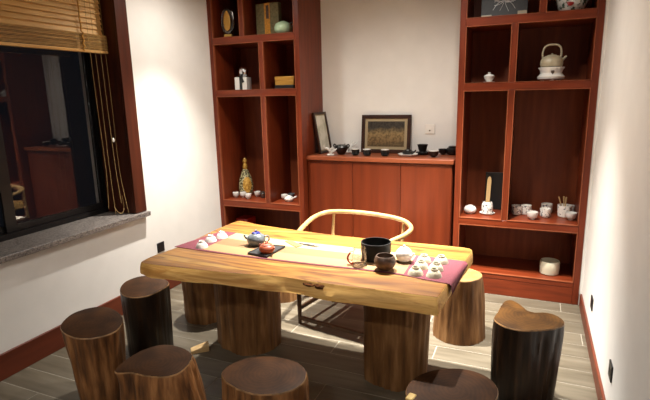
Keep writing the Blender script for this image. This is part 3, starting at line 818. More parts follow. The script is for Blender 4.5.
# ------------------------------------------------------------------ teaware builders
def cup_profile(r, h, wall=0.003, foot=0.45):
    return [(r * foot, 0), (r * foot, h * 0.10), (r * 0.66, h * 0.22), (r * 0.86, h * 0.55), (r, h), (r - wall, h), (r * 0.82, h * 0.55), (r * 0.60, h * 0.27), (0.001, h * 0.2)]
def inverted_cup(p, r, h, label, group, mat=M_PORCG):
    t = thing('tea_cup', label, 'cup', p, group=group)
    prof = [(q, h - z) for q, z in cup_profile(r, h)]
    MB().lathe(prof, 26, close=False).build('bowl', mat, t, angle=50)
    MB().lathe([(r * 0.45, h - 0.001), (r * 0.47, h + 0.004), (r * 0.42, h + 0.006), (r * 0.36, h + 0.004), (r * 0.34, h)], 22, close=False).build('foot_ring', mat, t)
for k, (px, py) in enumerate([(202, 248.5), (211, 242.5), (222, 239.0)]):
    p = at(px, py - 1.5, RZ); inverted_cup(p, 0.039, 0.036, 'white tea cup upside down near the teapots on the maroon cloth', 'three upturned cups near the teapots', M_PORC)
for k, (px, py) in enumerate([(424, 262.5), (441, 263.5), (421, 268.5), (436, 270.5), (415.5, 275), (434, 277)]):
    p = at(px, py - 1.0, RZ); inverted_cup(p, 0.041, 0.036, 'pale tea cup upside down on the draped maroon runner end', 'six upturned cups on the draped end', M_PORCG)

def handle_loop(c, r, w, ax, n=12, a0=-1.2, a1=1.2, sx=1.0):
    """a side handle bulging along ax (unit vector) from c"""
    return [c + ax * (r * sx * cos(a)) + Vector((0, 0, r * sin(a))) for a in [a0 + (a1 - a0) * k / (n - 1) for k in range(n)]]
# blue grey teapot
p = at(256.5, 244.8, RZ)
t = thing('teapot', 'round blue grey teapot with dark blue lid knob', 'teapot', (p.x, p.y, RZ), 0.3)
MB().lathe([(0.032, 0), (0.045, 0.006), (0.058, 0.028), (0.060, 0.045), (0.050, 0.064), (0.032, 0.074), (0.026, 0.077)], 30).build('body', M_BLUEG, t)
lid = MB().lathe([(0.028, 0.0765), (0.026, 0.082), (0.012, 0.087), (0.006, 0.088)], 26).build('lid', M_BLUE, t)
MB().lathe([(0.004, 0.087), (0.0075, 0.092), (0.008, 0.097), (0.003, 0.101)], 16).build('knob', M_BLUEG, lid)
MB().tube([Vector((-0.052, 0, 0.04)), Vector((-0.068, 0, 0.05)), Vector((-0.078, 0, 0.066))], [0.012, 0.009, 0.006], 12).build('spout', M_BLUEG, t)
MB().tube([Vector((0.052, 0, 0.06))] + [Vector((0.060 + 0.024 * cos(a), 0, 0.042 + 0.022 * sin(a))) for a in (0.9, 0.4, -0.1, -0.6, -1.1)] + [Vector((0.055, 0, 0.024))], 0.005, 8).build('handle', M_BLUEG, t)
# black tray
c4 = [at(247.5, 254.5, RZ), at(267, 258, RZ), at(285.5, 247.5, RZ), at(266, 246.2, RZ)]
cc = sum(c4, Vector()) / 4; cc.z = RZ
t = thing('tea_tray', 'small black slate tray under the red clay teapot', 'tray', cc)
MB().prism([(v.x - cc.x, v.y - cc.y) for v in c4], 0, 0.010).build('plate', M_SLATE, t, bevel=0.002)
inner = [((v.x - cc.x) * 0.96, (v.y - cc.y) * 0.96) for v in c4]; rimm = MB()
for i in range(4):
    a, b = Vector(inner[i] + (0,)), Vector(inner[(i + 1) % 4] + (0,)); d = b - a
    rimm.box(((a.x + b.x) / 2, (a.y + b.y) / 2, 0.0118), (d.length, 0.006, 0.0036), rz=atan2(d.y, d.x))
rimm.build('rim', M_SLATE, t, smooth=False)
# red clay teapot
p = at(267, 252.5, RZ + 0.0105)
t = thing('teapot', 'small red clay teapot standing on the black tray', 'teapot', (p.x, p.y, RZ + 0.0102), -0.3)
MB().lathe([(0.030, 0), (0.034, 0.003), (0.046, 0.020), (0.047, 0.030), (0.038, 0.044), (0.028, 0.049)], 30).build('body', M_REDCLAY, t)
lid = MB().lathe([(0.030, 0.0488), (0.030, 0.052), (0.020, 0.057), (0.007, 0.059)], 26).build('lid', M_REDCLAY, t)
MB().lathe([(0.004, 0.058), (0.008, 0.062), (0.008, 0.066), (0.003, 0.069)], 16).build('knob', M_REDCLAY, lid)
MB().tube([Vector((0.040, 0, 0.022)), Vector((0.056, 0, 0.030)), Vector((0.066, 0, 0.044))], [0.010, 0.007, 0.0045], 12).build('spout', M_REDCLAY, t)
MB().tube([Vector((-0.040, 0, 0.040))] + [Vector((-0.050 - 0.018 * cos(a), 0, 0.028 + 0.017 * sin(a))) for a in (0.9, 0.4, -0.1, -0.6, -1.1)] + [Vector((-0.042, 0, 0.014))], 0.004, 8).build('handle', M_REDCLAY, t)
# folded paper and tongs
q = [at(285, 241.5, RZ), at(296, 247.5, RZ), at(302, 246.0, RZ), at(291, 240.5, RZ)]
cc = sum(q, Vector()) / 4; cc.z = RZ
tag(MB().prism([((v.x - cc.x), (v.y - cc.y)) for v in q], 0, 0.004).build('tea_scoop', M_PAPER, bevel=0.001, loc=cc), 'small kraft coloured tea scoop beside the tongs', 'scoop')
a, b = at(299, 243.5, RZ), at(318, 247.0, RZ); cc = (a + b) / 2; cc.z = RZ
t = thing('tea_tongs', 'slim dark metal tea tongs lying on the runner', 'tongs', cc)
d = (b - a).normalized(); pr_ = Vector((-d.y, d.x, 0))
for s in (-1, 1):
    MB().tube([a - cc + Vector((0, 0, .003)), (a + b) / 2 - cc + pr_ * 0.010 * s + Vector((0, 0, .003)), b - cc + pr_ * 0.006 * s + Vector((0, 0, .003))], [0.003, 0.003, 0.0022], 8).build('arm', M_STEEL, t)
# big black waste-water bowl
p = at(376, 258.5, RZ)
t = tag(MB().lathe([(0.072, 0), (0.080, 0.004), (0.084, 0.04), (0.086, 0.098), (0.086, 0.102), (0.081, 0.102), (0.078, 0.04), (0.070, 0.010), (0.001, 0.008)], 40, close=False).build('rinse_bowl', M_BLACKM, loc=(p.x, p.y, RZ)), 'large straight sided black bowl behind the brown bowl', 'bowl')
# brown bowl
p = at(385, 269.3, RZ)
t = tag(MB().lathe([(0.030, 0), (0.034, 0.003), (0.052, 0.022), (0.059, 0.046), (0.054, 0.068), (0.047, 0.078), (0.043, 0.078), (0.050, 0.062), (0.053, 0.045), (0.046, 0.024), (0.001, 0.010)], 40, close=False).build('tea_bowl', M_BROWNC, loc=(p.x, p.y, RZ)), 'rounded brown stoneware bowl with narrowed rim', 'bowl')
# glass pitcher with red cord
p = at(359.5, 264.5, RZ)
t = thing('glass_pitcher', 'clear glass pitcher with a red cord round its handle', 'pitcher', (p.x, p.y, RZ), 0.1)
MB().lathe([(0.030, 0), (0.036, 0.004), (0.043, 0.03), (0.039, 0.062), (0.032, 0.085), (0.034, 0.094), (0.032, 0.094), (0.0305, 0.085), (0.0375, 0.062), (0.0412, 0.03), (0.034, 0.007), (0.001, 0.005)], 32, close=False).build('body', M_GLASSC, t)
MB().tube([Vector((-0.033, 0, 0.074)), Vector((-0.052, 0, 0.072)), Vector((-0.062, 0, 0.050)), Vector((-0.058, 0, 0.026)), Vector((-0.041, 0, 0.02))], 0.004, 8).build('handle', M_GLASSC, t)
MB().tube(smooth_path([(-0.050, -0.005, 0.066), (-0.062, -0.007, 0.050), (-0.066, -0.007, 0.030), (-0.056, -0.007, 0.012), (-0.044, -0.009, 0.006), (-0.036, -0.014, 0.010)], 5), 0.005, 8).build('red_cord', M_REDROPE, t)
# white teapot behind
p = at(404, 261, RZ)
t = thing('teapot', 'small round white porcelain teapot behind the brown bowl', 'teapot', (p.x, p.y, RZ), -0.4)
t.scale = (1.12, 1.12, 1.2)
MB().lathe([(0.022, 0), (0.034, 0.006), (0.043, 0.026), (0.042, 0.042), (0.030, 0.058), (0.022, 0.061)], 28).build('body', M_PORC, t)
lid = MB().lathe([(0.024, 0.0608), (0.02, 0.066), (0.006, 0.069)], 24).build('lid', M_PORC, t)
MB().lathe([(0.004, 0.068), (0.0065, 0.072), (0.006, 0.077), (0.002, 0.079)], 14).build('knob', M_PORC, lid)
MB().tube([Vector((0.037, 0, 0.028)), Vector((0.052, 0, 0.036)), Vector((0.060, 0, 0.050))], [0.009, 0.006, 0.004], 10).build('spout', M_PORC, t)

# ------------------------------------------------------------------ things on the sideboard
def picture(label, w, h, loc, rot, m_pic, border, mat_w):
    t = thing('picture_frame', label, 'picture', loc); t.rotation_euler = rot
    for (x0, x1, z0_, z1_) in ((-w / 2, w / 2, 0, border), (-w / 2, w / 2, h - border, h), (-w / 2, -w / 2 + border, border, h - border), (w / 2 - border, w / 2, border, h - border)):
        MB().span((x0, -0.012, z0_), (x1, 0.010, z1_)).build('frame_bar', M_FRAME, t, bevel=0.003)
    MB().span((-w / 2 + border, 0.0, border), (w / 2 - border, 0.008, h - border)).build('mat_board', M_MATB, t)
    b2 = border + mat_w
    MB().span((-w / 2 + b2, -0.003, b2), (w / 2 - b2, 0.0, h - b2)).build('print', m_pic, t)
    return t
p0 = aty(361, 155, 4.55); p1 = aty(411.5, 157, 4.55)
picture('brown framed mountain landscape picture leaning on the wall', 0.487, 0.362, ((p0.x + p1.x) / 2 - 0.005, 4.545, SZ + 0.002), (-0.12, 0, 0), M_PAINT, 0.034, 0.028)
picture('narrow dark framed pale picture leaning on the bookcase side', 0.26, 0.40, (-1.885, 4.455, SZ + 0.002), (-0.17, 0, pi / 2 - 0.06), M_SCROLL, 0.022, 0.012)

def back_to(p, ymax):            # keep a thing clear of the wall behind it
    if p.y > ymax: p = Vector((p.x * ymax / p.y, ymax, p.z))
    return p
def small_cup(px, py, z, r, h, label, group=None, mat=M_BLACKC, inner=None, yfix=None, name='tea_cup', base=0.45):
    p = (back_to(at(px, py, z), 4.55) if z > 1 else at(px, py, z)) if yfix is None else aty(px, py, yfix)
    t = thing(name, label, 'cup', (p.x, p.y, z), group=group)
    MB().lathe([(r * base, 0), (r * base * 0.9, h * 0.14), (r * (base + 0.30), h * 0.26), (r * 0.95, h * 0.5), (r, h), (r * 0.93, h)], 24, close=False).build('bowl', mat, t)
    MB().lathe([(r, h + 0.0002), (r, h + 0.006), (r * 0.93, h + 0.006), (r * 0.87, h * 0.55), (r * 0.55, h * 0.36), (0.001, h * 0.32)], 24, close=False).build('glaze_inside', inner or mat, t)
    return t
SB = SZ + 0.0006
for (px, py) in ((355.5, 155.2), (367, 155.6), (385, 156.0)):
    small_cup(px, py, SB, 0.038, 0.056, 'small black cup with white inside on the sideboard before the landscape picture', 'black cups before the landscape picture', inner=M_PORC, base=0.72)
small_cup(433.5, 157.2, SB, 0.046, 0.055, 'black cup with white inside below the wall plate', inner=M_PORC)
small_cup(443, 153.5, SB, 0.042, 0.045, 'plain black cup near the gap beside the bookcase', mat=M_BLACKC)
# heart shaped black vessel
p = at(341.5, 154.3, SB)
t = thing('black_pot', 'wide shouldered black pot between two white ornaments', 'pot', (p.x, p.y, SB))
MB().lathe([(0.026, 0), (0.034, 0.004), (0.058, 0.045), (0.066, 0.070), (0.058, 0.086), (0.046, 0.090), (0.040, 0.090), (0.050, 0.07), (0.03, 0.02), (0.001, 0.012)], 30, close=False).build('body', M_BLACKC, t)
for s in (-1, 1):
    MB().tube(smooth_path([(s * 0.052, 0, 0.082), (s * 0.070, 0, 0.096), (s * 0.080, 0, 0.080), (s * 0.064, 0, 0.062)], 4), 0.006, 8).build('ear', M_BLACKC, t)
# two white coral-like ornaments
def ornament(px, py, label, seed, sc, yfix=None):
    rnd = random.Random(seed); p = at(px, py, SB); p = back_to(p, 4.52)
    t = thing('ornament', label, 'ornament', (p.x, p.y, SB))
    MB().lathe([(0.030 * sc, 0), (0.034 * sc, 0.006), (0.022 * sc, 0.014), (0.010 * sc, 0.018)], 18).build('base', M_PORC, t)
    for k in range(9):
        a = 2 * pi * k / 9 + rnd.random() * 0.5; r = (0.02 + 0.035 * rnd.random()) * sc; h = (0.035 + 0.05 * rnd.random()) * sc
        pts = smooth_path([(0, 0, 0.012), (0.4 * r * cos(a), 0.4 * r * sin(a), h * 0.6), (r * cos(a), r * sin(a), h * 0.8), (1.3 * r * cos(a + 0.3), 1.3 * r * sin(a + 0.3), h)], 4)
        MB().tube(pts, [0.007 * sc * (1 - 0.5 * i / len(pts)) for i in range(len(pts))], 7).build('branch', M_PORC, t)
ornament(330.5, 155.2, 'white branching porcelain ornament beside the narrow picture', 3, 1.15)
ornament(349.5, 151.0, 'white branching porcelain ornament behind the black pot', 5, 1.35)
# saucer with black lidded pot
p = at(408, 155.7, SB)
tag(MB().lathe([(0.06, 0), (0.082, 0.004), (0.092, 0.018), (0.089, 0.020), (0.075, 0.010), (0.001, 0.008)], 34, close=False).build('saucer', M_PORC, loc=(p.x, p.y, SB)), 'round white saucer under a low black pot', 'saucer')
t = thing('black_teapot', 'low black lidded pot standing on the white saucer', 'teapot', (p.x, p.y, SB + 0.0102))
MB().lathe([(0.035, 0), (0.050, 0.008), (0.055, 0.022), (0.045, 0.034), (0.03, 0.040)], 28).build('body', M_BLACKC, t)
lid = MB().lathe([(0.034, 0.039), (0.030, 0.046), (0.010, 0.050)], 24).build('lid', M_BLACKC, t)
MB().lathe([(0.005, 0.049), (0.010, 0.054), (0.009, 0.060), (0.003, 0.062)], 14).build('knob', M_BLACKC, lid)
MB().tube([Vector((0.046, 0, 0.02)), Vector((0.064, 0, 0.030)), Vector((0.070, 0, 0.044))], [0.010, 0.008, 0.006], 10).build('spout', M_BLACKC, t)
# black footed cup on saucer
p = back_to(at(422.5, 152.5, SB), 4.515)
t = thing('black_goblet', 'tall waisted black cup on a broad black stand', 'cup', (p.x, p.y, SB))
MB().lathe([(0.050, 0), (0.068, 0.006), (0.074, 0.020), (0.068, 0.022), (0.06, 0.014), (0.035, 0.018), (0.030, 0.03)], 30).build('stand', M_BLACKM, t)
MB().lathe([(0.030, 0.029), (0.038, 0.05), (0.046, 0.085), (0.050, 0.092), (0.045, 0.092), (0.036, 0.06), (0.001, 0.045)], 28, close=False).build('bowl', M_BLACKM, t)
p = back_to(at(452.5, 153.0, SB), 4.55)
t = thing('black_jar', 'round black jar at the end of the sideboard', 'jar', (p.x, p.y, SB))
MB().lathe([(0.034, 0), (0.050, 0.010), (0.058, 0.034), (0.052, 0.060), (0.034, 0.070)], 28).build('body', M_BLACKC, t)
MB().lathe([(0.030, 0.0695), (0.038, 0.073), (0.038, 0.078), (0.012, 0.082)], 24).build('lid', M_BLACKC, t)

# ------------------------------------------------------------------ things in the left bookcase
Z1, Z2, Z3, ZP = S1[1] + 0.0006, S2[1] + 0.0006, S3[1] + 0.0006, PL[1] + 0.0006
ZT = 0.006
# award plaque
p = aty(228.5, 34, 4.20)
t = thing('award_plaque', 'clear glass award with gold figure on a small base', 'award', (p.x, 4.20, Z1), 0.15)
t.scale = (1.12, 1.12, 1.12)
MB().span((-0.045, -0.025, 0), (0.045, 0.025, 0.014)).build('base', M_RED, t, bevel=0.002)
MB().span((-0.034, -0.019, 0.0145), (0.034, 0.019, 0.034)).build('name_plate', M_GOLDM, t, bevel=0.002)
ol = [(0.062 * cos(a) * (1 if abs(cos(a)) < .8 else .95), 0.108 * sin(a) * (0.95 if abs(sin(a)) > .8 else 1)) for a in [2 * pi * (k + .5) / 12 for k in range(12)]]
gl = MB().prism(ol, -0.012, 0.012)
for v in gl.v: v.x, v.y, v.z = v.x, v.z, v.y + 0.141
gl.build('glass_plate', M_GLASSC, t, smooth=False)
fg = MB().lathe([(0.004, -0.080), (0.026, -0.06), (0.034, -0.01), (0.028, 0.04), (0.014, 0.075), (0.003, 0.085)], 20, sy=0.2)
for v in fg.v: v.z += 0.141; v.y -= 0.018
fg.build('gold_figure', M_GOLD, t)
# boxed book set
p = aty(258, 32, 4.30); p2 = aty(281, 31, 4.30)
t = thing('boxed_book', 'olive cloth boxed book with an ochre band', 'book', ((p.x + p2.x) / 2, 4.30, Z1), -0.05)
w = (p2.x - p.x)
MB().span((-w / 2, -0.03, 0), (w / 2, 0.03, 0.30)).build('box', M_OLIVE, t, bevel=0.004)
MB().span((-0.028, -0.033, 0.001), (0.032, -0.0302, 0.30)).build('band', M_ORANGE, t)
MB().span((-0.008, -0.035, 0.16), (0.022, -0.0332, 0.28)).build('title_slip', M_BROWNC, t)
# jade green jar
p = aty(283, 32, 4.21)
t = thing('green_jar', 'pale green round jar beside the boxed book', 'jar', (p.x + 0.005, 4.205, Z1), 0.3)
t.scale = (1.08, 1.08, 1.08)
MB().lathe([(0.036, 0), (0.050, 0.004), (0.074, 0.030), (0.078, 0.055), (0.066, 0.085), (0.040, 0.100), (0.028, 0.103)], 34).build('body', M_JADE, t)
MB().lathe([(0.026, 0.1025), (0.022, 0.107), (0.008, 0.109)], 22).build('lid', M_JADE, t)
MB().tube(smooth_path([(0.060, 0, 0.088), (0.082, 0, 0.095), (0.092, 0, 0.078), (0.074, 0, 0.065)], 4), 0.006, 8).build('lug', M_BROWNC, t)
# white box with silver ball and black ribbon
p = aty(243.5, 90, 4.215)
t = thing('gift_box', 'small white box tied with black ribbon', 'box', (p.x, 4.215, Z2), 0.12)
t.scale = (1.22, 1.22, 1.22)
MB().span((-0.052, -0.045, 0), (0.052, 0.045, 0.10)).build('body', M_PORC, t, bevel=0.002)
MB().span((-0.010, -0.0465, 0.001), (0.014, -0.0452, 0.10)).build('ribbon', M_BLACKP, t)
MB().tube(smooth_path([(0.002, -0.03, 0.104), (0.012, -0.046, 0.118), (0.014, -0.048, 0.085), (0.026, -0.049, 0.060)], 5), 0.009, 8).build('ribbon_tail', M_BLACKP, t)
tag(MB().lathe([(0.012 if i == 0 else 0.050 * sin(pi * i / 14) + 0.0005, 0.050 - 0.050 * cos(pi * i / 14)) for i in range(15)], 30, sx=1, sy=0.8).build('silver_ball', M_SILVER, loc=(p.x, 4.225, Z2 + 0.1003 * 1.22)), 'shiny silver ball resting on the white box', 'ball')
# gold box on black box
p = aty(287, 88, 4.25)
tag(MB().span((-0.10, -0.07, 0), (0.10, 0.07, 0.035)).build('black_case', M_BLACKP, bevel=0.003, loc=(p.x + 0.005, 4.25, Z2)), 'flat black case under the gold box', 'box')
t = thing('gold_box', 'gold lidded box lying on the flat black case', 'box', (p.x + 0.008, 4.25, Z2 + 0.0355))
t.scale = (1.1, 1.1, 1.1)
MB().span((-0.09, -0.06, 0), (0.09, 0.06, 0.040)).build('body', M_GOLD, t, bevel=0.003)
MB().span((-0.092, -0.062, 0.0403), (0.092, 0.062, 0.072)).build('lid', M_GOLD, t, bevel=0.003)
# tall bottle
p = aty(246.5, 191.5, 4.40)
t = thing('bottle', 'tall mottled brown gourd necked bottle', 'bottle', (p.x, 4.40, Z3))
t.scale = (1.08, 1.08, 1.08)
b = MB().lathe([(0.052, 0), (0.062, 0.006), (0.072, 0.05), (0.072, 0.11), (0.058, 0.18), (0.034, 0.235), (0.022, 0.262)], 34).build('body', M_BOTTLE, t)
MB().lathe([(0.0205, 0.2615), (0.024, 0.275), (0.026, 0.29), (0.018, 0.310), (0.012, 0.325)], 24).build('neck', M_BOTGOLD, t)
MB().lathe([(0.014, 0.3245), (0.020, 0.335), (0.020, 0.350), (0.012, 0.365), (0.006, 0.372)], 20).build('stopper', M_BOTGOLD, t)
vs = []; fs = []; n1, n2 = 8, 10
for j in range(n2 + 1):
    u = j / n2; z_ = 0.035 + 0.17 * u; rr = 0.0735 if z_ < 0.11 else 0.0735 - 0.0142 * (z_ - 0.11) / 0.07 - (max(0, z_ - 0.18)) * 0.42
    hw = 0.62 * sin(pi * min(1, max(0.02, u))) ** 0.6 + 0.02
    for i in range(n1 + 1):
        a = -pi / 2 + 0.75 + hw * (2 * i / n1 - 1); vs.append((rr * 1.01 * cos(a), rr * 1.01 * sin(a), z_))
for j in range(n2):
    for i in range(n1): a = j * (n1 + 1) + i; fs.append((a, a + 1, a + n1 + 2, a + n1 + 1))
MB().add(vs, fs).build('gold_panel', M_BOTGOLD, t)
for (px, py) in ((236.0, 197.2), (243.2, 197.2), (248.3, 198.8), (257.5, 196.4)):
    small_cup(px, py, Z3, 0.034, 0.048, 'tiny white cup in front of the tall brown bottle', 'white cups by the tall bottle', M_PORC)
p = at(263, 197.5, Z3)
t = thing('caddy', 'small dark metal tea caddy beside the tiny white cups', 'caddy', (p.x, p.y, Z3))
MB().lathe([(0.026, 0), (0.028, 0.003), (0.028, 0.045), (0.020, 0.052)], 24).build('body', M_STEEL, t)
MB().lathe([(0.018, 0.0515), (0.018, 0.062), (0.006, 0.066)], 20).build('lid', M_STEEL, t)
small_cup(284.5, 196, Z3, 0.035, 0.048, 'white cup behind the white pourer', mat=M_PORC, yfix=4.31)
small_cup(291.5, 195, Z3, 0.035, 0.048, 'grey cup at the back behind the white pourer', mat=M_BLUEG, yfix=4.38)
p = at(289, 201.2, Z3)
t = thing('white_pourer', 'white side handled porcelain pourer beside the shelf edge', 'pourer', (p.x, p.y, Z3), 0.25)
MB().lathe([(0.026, 0), (0.038, 0.006), (0.046, 0.026), (0.040, 0.044), (0.024, 0.052)], 28).build('body', M_PORC, t)
MB().lathe([(0.022, 0.0515), (0.018, 0.058), (0.005, 0.062)], 20).build('lid', M_PORC, t)
MB().tube([Vector((0.036, 0, 0.030)), Vector((0.062, 0, 0.040)), Vector((0.080, 0, 0.050))], [0.011, 0.009, 0.008], 10).build('handle', M_PORC, t)
MB().tube([Vector((0.0, 0.036, 0.026)), Vector((-0.012, 0.056, 0.040))], [0.010, 0.006], 10).build('spout', M_PORC, t)
# red box on the bottom shelf
p = aty(245, 219, 4.30)
t = thing('red_box', 'stacked red lacquer boxes on the lowest shelf', 'box', (p.x, 4.32, ZP))
MB().span((-0.07, -0.08, 0), (0.07, 0.08, 0.10)).build('lower_tier', M_RED, t, bevel=0.004)
MB().span((-0.07, -0.08, 0.102), (0.07, 0.08, 0.19)).build('middle_tier', M_RED, t, bevel=0.004)
MB().span((-0.073, -0.083, 0.192), (0.073, 0.083, 0.245)).build('lid', M_RED, t, bevel=0.006)
MB().span((-0.03, -0.082, 0.04), (0.03, -0.0802, 0.06)).build('clasp', M_BLACKP, t)

# ------------------------------------------------------------------ things in the right bookcase
# framed black tile with white lines on two small feet
p0 = aty(481, 14, 4.24); p1 = aty(527.5, 11, 4.24); w = p1.x - p0.x
t = thing('tile_picture', 'dark stone picture with white branching lines on small stand', 'picture', ((p0.x + p1.x) / 2, 4.24, Z1)); t.rotation_euler = (-0.12, 0, 0)
MB().span((-w / 2, -0.006, 0.016), (w / 2, 0.006, 0.26)).build('plate', M_SLATE, t, bevel=0.002)
for s in (-1, 1):
    MB().span((s * 0.11 - 0.010, -0.016, 0.0015), (s * 0.11 + 0.010, 0.018, 0.0155)).build('foot', M_PORC, t, bevel=0.002)
rnd = random.Random(4)
for k in range(15):
    a = radians(12 + 156 * k / 14); r1 = 0.07 + 0.10 * rnd.random()
    pts = [(0.0 + 0.015 * cos(a), -0.0072, 0.11 + 0.02 * sin(a))]
    x, z_ = 0.01 * cos(a), 0.12
    for i in range(1, 5):
        q = i / 4
        pts.append((max(-w / 2 + .01, min(w / 2 - .01, r1 * q * cos(a) * 1.1)), -0.0072, max(0.03, min(0.25, 0.125 + (r1 * q * sin(a) - 0.10 * q * q * (abs(cos(a)))) * (1 if k % 2 else -0.55)))))
    MB().tube(pts, 0.0016, 6).build('white_line', M_PORC, t)
MB().span((-w / 2 + 0.004, -0.0085, 0.0165), (-w / 2 + 0.08, -0.0062, 0.030)).build('inlay', M_CREAM, t)
MB().span((w / 2 - 0.07, -0.0085, 0.0165), (w / 2 - 0.004, -0.0062, 0.045)).build('inlay', M_CREAM, t)
# painted porcelain vase
p = aty(571, 10, 4.26)
t = thing('vase', 'round painted porcelain vase with red flower', 'vase', (p.x, 4.26, Z1))
MB().lathe([(0.060, 0), (0.066, 0.004), (0.095, 0.04), (0.112, 0.085), (0.108, 0.14), (0.080, 0.185), (0.05, 0.20), (0.045, 0.225), (0.055, 0.24), (0.050, 0.24), (0.04, 0.225), (0.04, 0.2)], 36).build('body', M_FLORAL, t)
MB().lathe([(0.0005, 0), (0.018, 0.002), (0.026, 0.006), (0.018, 0.010), (0.0005, 0.011)], 12, sy=1.2).build('red_flower', M_RED, t, loc=(-0.012, -0.093, 0.066), rot=(radians(75), 0, 0))
# gaiwan
p = aty(489, 82.5, 4.20)
t = thing('gaiwan', 'white lidded porcelain bowl on saucer', 'lidded bowl', (p.x, 4.20, Z2))
t.scale = (0.86, 0.86, 0.86)
MB().lathe([(0.022, 0), (0.050, 0.006), (0.056, 0.012), (0.052, 0.013), (0.02, 0.008)], 28).build('saucer', M_PORC, t)
MB().lathe([(0.020, 0.009), (0.024, 0.016), (0.042, 0.040), (0.050, 0.062), (0.045, 0.062)], 28).build('bowl', M_PORC, t)
lid = MB().lathe([(0.046, 0.0625), (0.042, 0.070), (0.016, 0.082), (0.010, 0.084)], 28).build('lid', M_PORC, t)
MB().lathe([(0.009, 0.0835), (0.014, 0.094), (0.012, 0.096), (0.006, 0.090)], 18).build('knob', M_PORC, lid)
p = aty(476.5, 83.5, 4.20)
tag(MB().lathe([(0.030, 0), (0.044, 0.006), (0.046, 0.012), (0.042, 0.012), (0.02, 0.006), (0.001, 0.006)], 26, close=False).build('small_dish', M_BROWNC, loc=(p.x, 4.20, Z2)), 'tiny flat brown dish beside the lidded bowl', 'dish')
# warmer and kettle
p = aty(550.5, 82, 4.235)
WX = p.x
t = thing('warmer', 'white porcelain warmer carrying the cream kettle', 'warmer', (WX, 4.235, Z2), 0.1)
t.scale = (0.84, 0.84, 0.84)
MB().lathe([(0.088, 0.012), (0.112, 0.022), (0.118, 0.042), (0.100, 0.060), (0.092, 0.072), (0.098, 0.098), (0.112, 0.118), (0.112, 0.124), (0.098, 0.124), (0.085, 0.10), (0.08, 0.05), (0.001, 0.03)], 40).build('body', M_PORC, t)
for k in range(3):
    a = 2 * pi * k / 3 + pi / 6
    MB().lathe([(0.016, 0), (0.020, 0.010), (0.022, 0.020)], 14, (0.078 * cos(a), 0.078 * sin(a), 0)).build('foot', M_PORC, t)
em = MB().prism([(0, -0.020), (0.013, -0.006), (0.015, 0.010), (0.006, 0.016), (0, 0.010), (-0.006, 0.016), (-0.015, 0.010), (-0.013, -0.006)], 0, 0.006)
for v in em.v: v.x, v.y, v.z = v.x, -0.0965 - v.z, v.y + 0.080
em.build('emblem', M_BROWNC, t, smooth=False)
t = thing('kettle', 'cream clay kettle with arched handle on the white warmer', 'kettle', (WX - 0.002, 4.235, Z2 + 0.1246 * 0.84), 0.1)
t.scale = (0.84, 0.84, 0.84)
MB().lathe([(0.080, 0), (0.090, 0.006), (0.097, 0.030), (0.094, 0.060), (0.078, 0.088), (0.055, 0.100), (0.040, 0.102)], 36).build('body', M_CREAM, t)
lid = MB().lathe([(0.042, 0.1015), (0.036, 0.108), (0.010, 0.112)], 26).build('lid', M_CREAM, t)
MB().lathe([(0.006, 0.111), (0.010, 0.117), (0.008, 0.122), (0.003, 0.124)], 14).build('knob', M_CREAM, lid)
MB().tube(smooth_path([(-0.076, 0, 0.086), (-0.080, 0, 0.125), (-0.068, 0, 0.172), (-0.040, 0, 0.194), (0.0, 0, 0.199), (0.040, 0, 0.194), (0.066, 0, 0.172), (0.076, 0, 0.125), (0.072, 0, 0.088)], 5), 0.0085, 10).build('handle', M_CREAM, t)
MB().tube([Vector((0.084, 0, 0.062)), Vector((0.104, 0, 0.078)), Vector((0.120, 0, 0.096))], [0.015, 0.010, 0.008], 12).build('spout', M_CREAM, t)
# lower left compartment
p = at(470, 213.0, Z3)
t = thing('white_pot', 'squat round white pot beside the bamboo scoop vase', 'pot', (p.x, p.y, Z3))
MB().lathe([(0.030, 0), (0.042, 0.006), (0.054, 0.028), (0.050, 0.050), (0.036, 0.064), (0.028, 0.066), (0.026, 0.060), (0.001, 0.05)], 30, close=False).build('body', M_PORC, t)
MB().lathe([(0.027, 0.0655), (0.022, 0.072), (0.008, 0.075)], 20).build('lid', M_PORC, t)
p = at(487, 213.5, Z3)
tag(MB().lathe([(0.040, 0), (0.058, 0.004), (0.064, 0.012), (0.060, 0.013), (0.04, 0.007), (0.001, 0.006)], 30, close=False).build('saucer', M_PORC, loc=(p.x, p.y, Z3)), 'white saucer under the bamboo scoop vase', 'saucer')
t = thing('scoop_vase', 'small white vase with ink drawing on a saucer', 'vase', (p.x, p.y, Z3 + 0.0066))
MB().lathe([(0.034, 0), (0.040, 0.005), (0.048, 0.030), (0.046, 0.070), (0.038, 0.098), (0.034, 0.100), (0.040, 0.07), (0.042, 0.03), (0.001, 0.010)], 30, close=False).build('body', M_INK, t)
sc = MB().prism([(-0.017, 0), (0.017, 0), (0.0165, 0.275), (0.012, 0.297), (0, 0.307), (-0.012, 0.297), (-0.0165, 0.275)], -0.003, 0.003)
for v in sc.v: v.x, v.y, v.z = v.x, v.z, v.y
s_ = sc.build('bamboo_scoop', M_BAMBOOW, bevel=0.001, loc=(p.x - 0.002, p.y - 0.012, Z3 + 0.0185), rot=(-0.06, 0.03, 0))
tag(s_, 'long upright bamboo tea scoop standing in the small white vase', 'scoop')
# black slab leaning at the back
p = at(494, 209, Z3)
t = tag(MB().span((-0.085, -0.010, 0), (0.085, 0.010, 0.33)).build('black_tablet', M_BLACKP, bevel=0.003, loc=(p.x, min(p.y + 0.06, 4.50), Z3), rot=(-0.05, 0, 0)), 'upright black tablet behind the bamboo scoop', 'tablet')
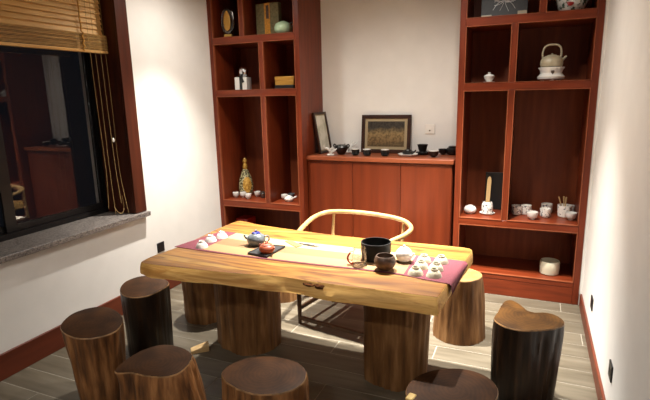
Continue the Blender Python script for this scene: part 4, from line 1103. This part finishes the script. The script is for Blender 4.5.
# cups in the wide compartment
def mug(px, py, label, group=None, h=0.078, r=0.044, mat=M_INK):
    p = at(px, py, Z3)
    t = thing('tea_cup', label, 'cup', (p.x, p.y, Z3), group=group)
    MB().lathe([(r * 0.72, 0), (r * 0.85, 0.004), (r * 0.97, h * 0.3), (r, h), (r * 0.93, h), (r * 0.9, h * 0.3), (0.001, 0.008)], 28, close=False).build('body', mat, t)
    return t
mug(516.5, 214.2, 'straight white cup with ink drawing, end of the row by the divider', r=0.045)
mug(525.5, 214.0, 'straight white cup with ink drawing behind the low footed cup', r=0.045)
small_cup(532, 219.2, Z3, 0.044, 0.058, 'low footed white cup between the straight ink cups', mat=M_PORC)
mug(546.5, 212.5, 'straight white cup with ink drawing standing behind another one', r=0.046)
mug(544.8, 217.0, 'straight white cup with ink drawing in the middle of the shelf', r=0.042, h=0.074)
p = at(564, 216.5, Z3)
t = thing('tool_jar', 'white jar holding pale tea tools and a pourer lip', 'jar', (p.x, p.y, Z3), 0.1)
MB().lathe([(0.044, 0), (0.050, 0.005), (0.054, 0.05), (0.056, 0.098), (0.050, 0.098), (0.048, 0.05), (0.001, 0.01)], 30, close=False).build('body', M_INK, t)
MB().prism([(0.045, -0.015), (0.075, 0), (0.045, 0.015)], 0.085, 0.098).build('lip', M_PORC, t)
for (dx, dy, tx, ty) in ((-0.012, 0.0, -0.05, 0.0), (0.004, 0.006, -0.012, 0.02), (0.010, -0.006, 0.006, 0.0)):
    tl = MB().tube([Vector((dx * 0.5, dy, 0.012)), Vector((tx * 0.6, ty, 0.10)), Vector((tx, ty, 0.165))], [0.003, 0.004, 0.0065], 8).build('tea_tool', M_BAMBOOW, loc=(p.x, p.y, Z3))
    tag(tl, 'thin wooden tea tool standing in the white jar', 'tea tool', 'tea tools in the white jar')
small_cup(570.5, 219.8, Z3, 0.044, 0.055, 'white footed cup before the jar of tea tools', mat=M_PORC)
mug(571, 213.2, 'plain white cup against the bookcase side behind the footed cup', r=0.026, h=0.07, mat=M_PORC)
# bottom shelf jar
p = at(549, 273.0, ZP)
t = thing('white_crock', 'pale short cylindrical crock on the lowest shelf', 'crock', (p.x, p.y, ZP))
MB().lathe([(0.060, 0), (0.074, 0.006), (0.078, 0.05), (0.077, 0.105), (0.072, 0.112), (0.066, 0.108), (0.068, 0.05), (0.001, 0.014)], 34, close=False).build('body', M_PORCG, t)
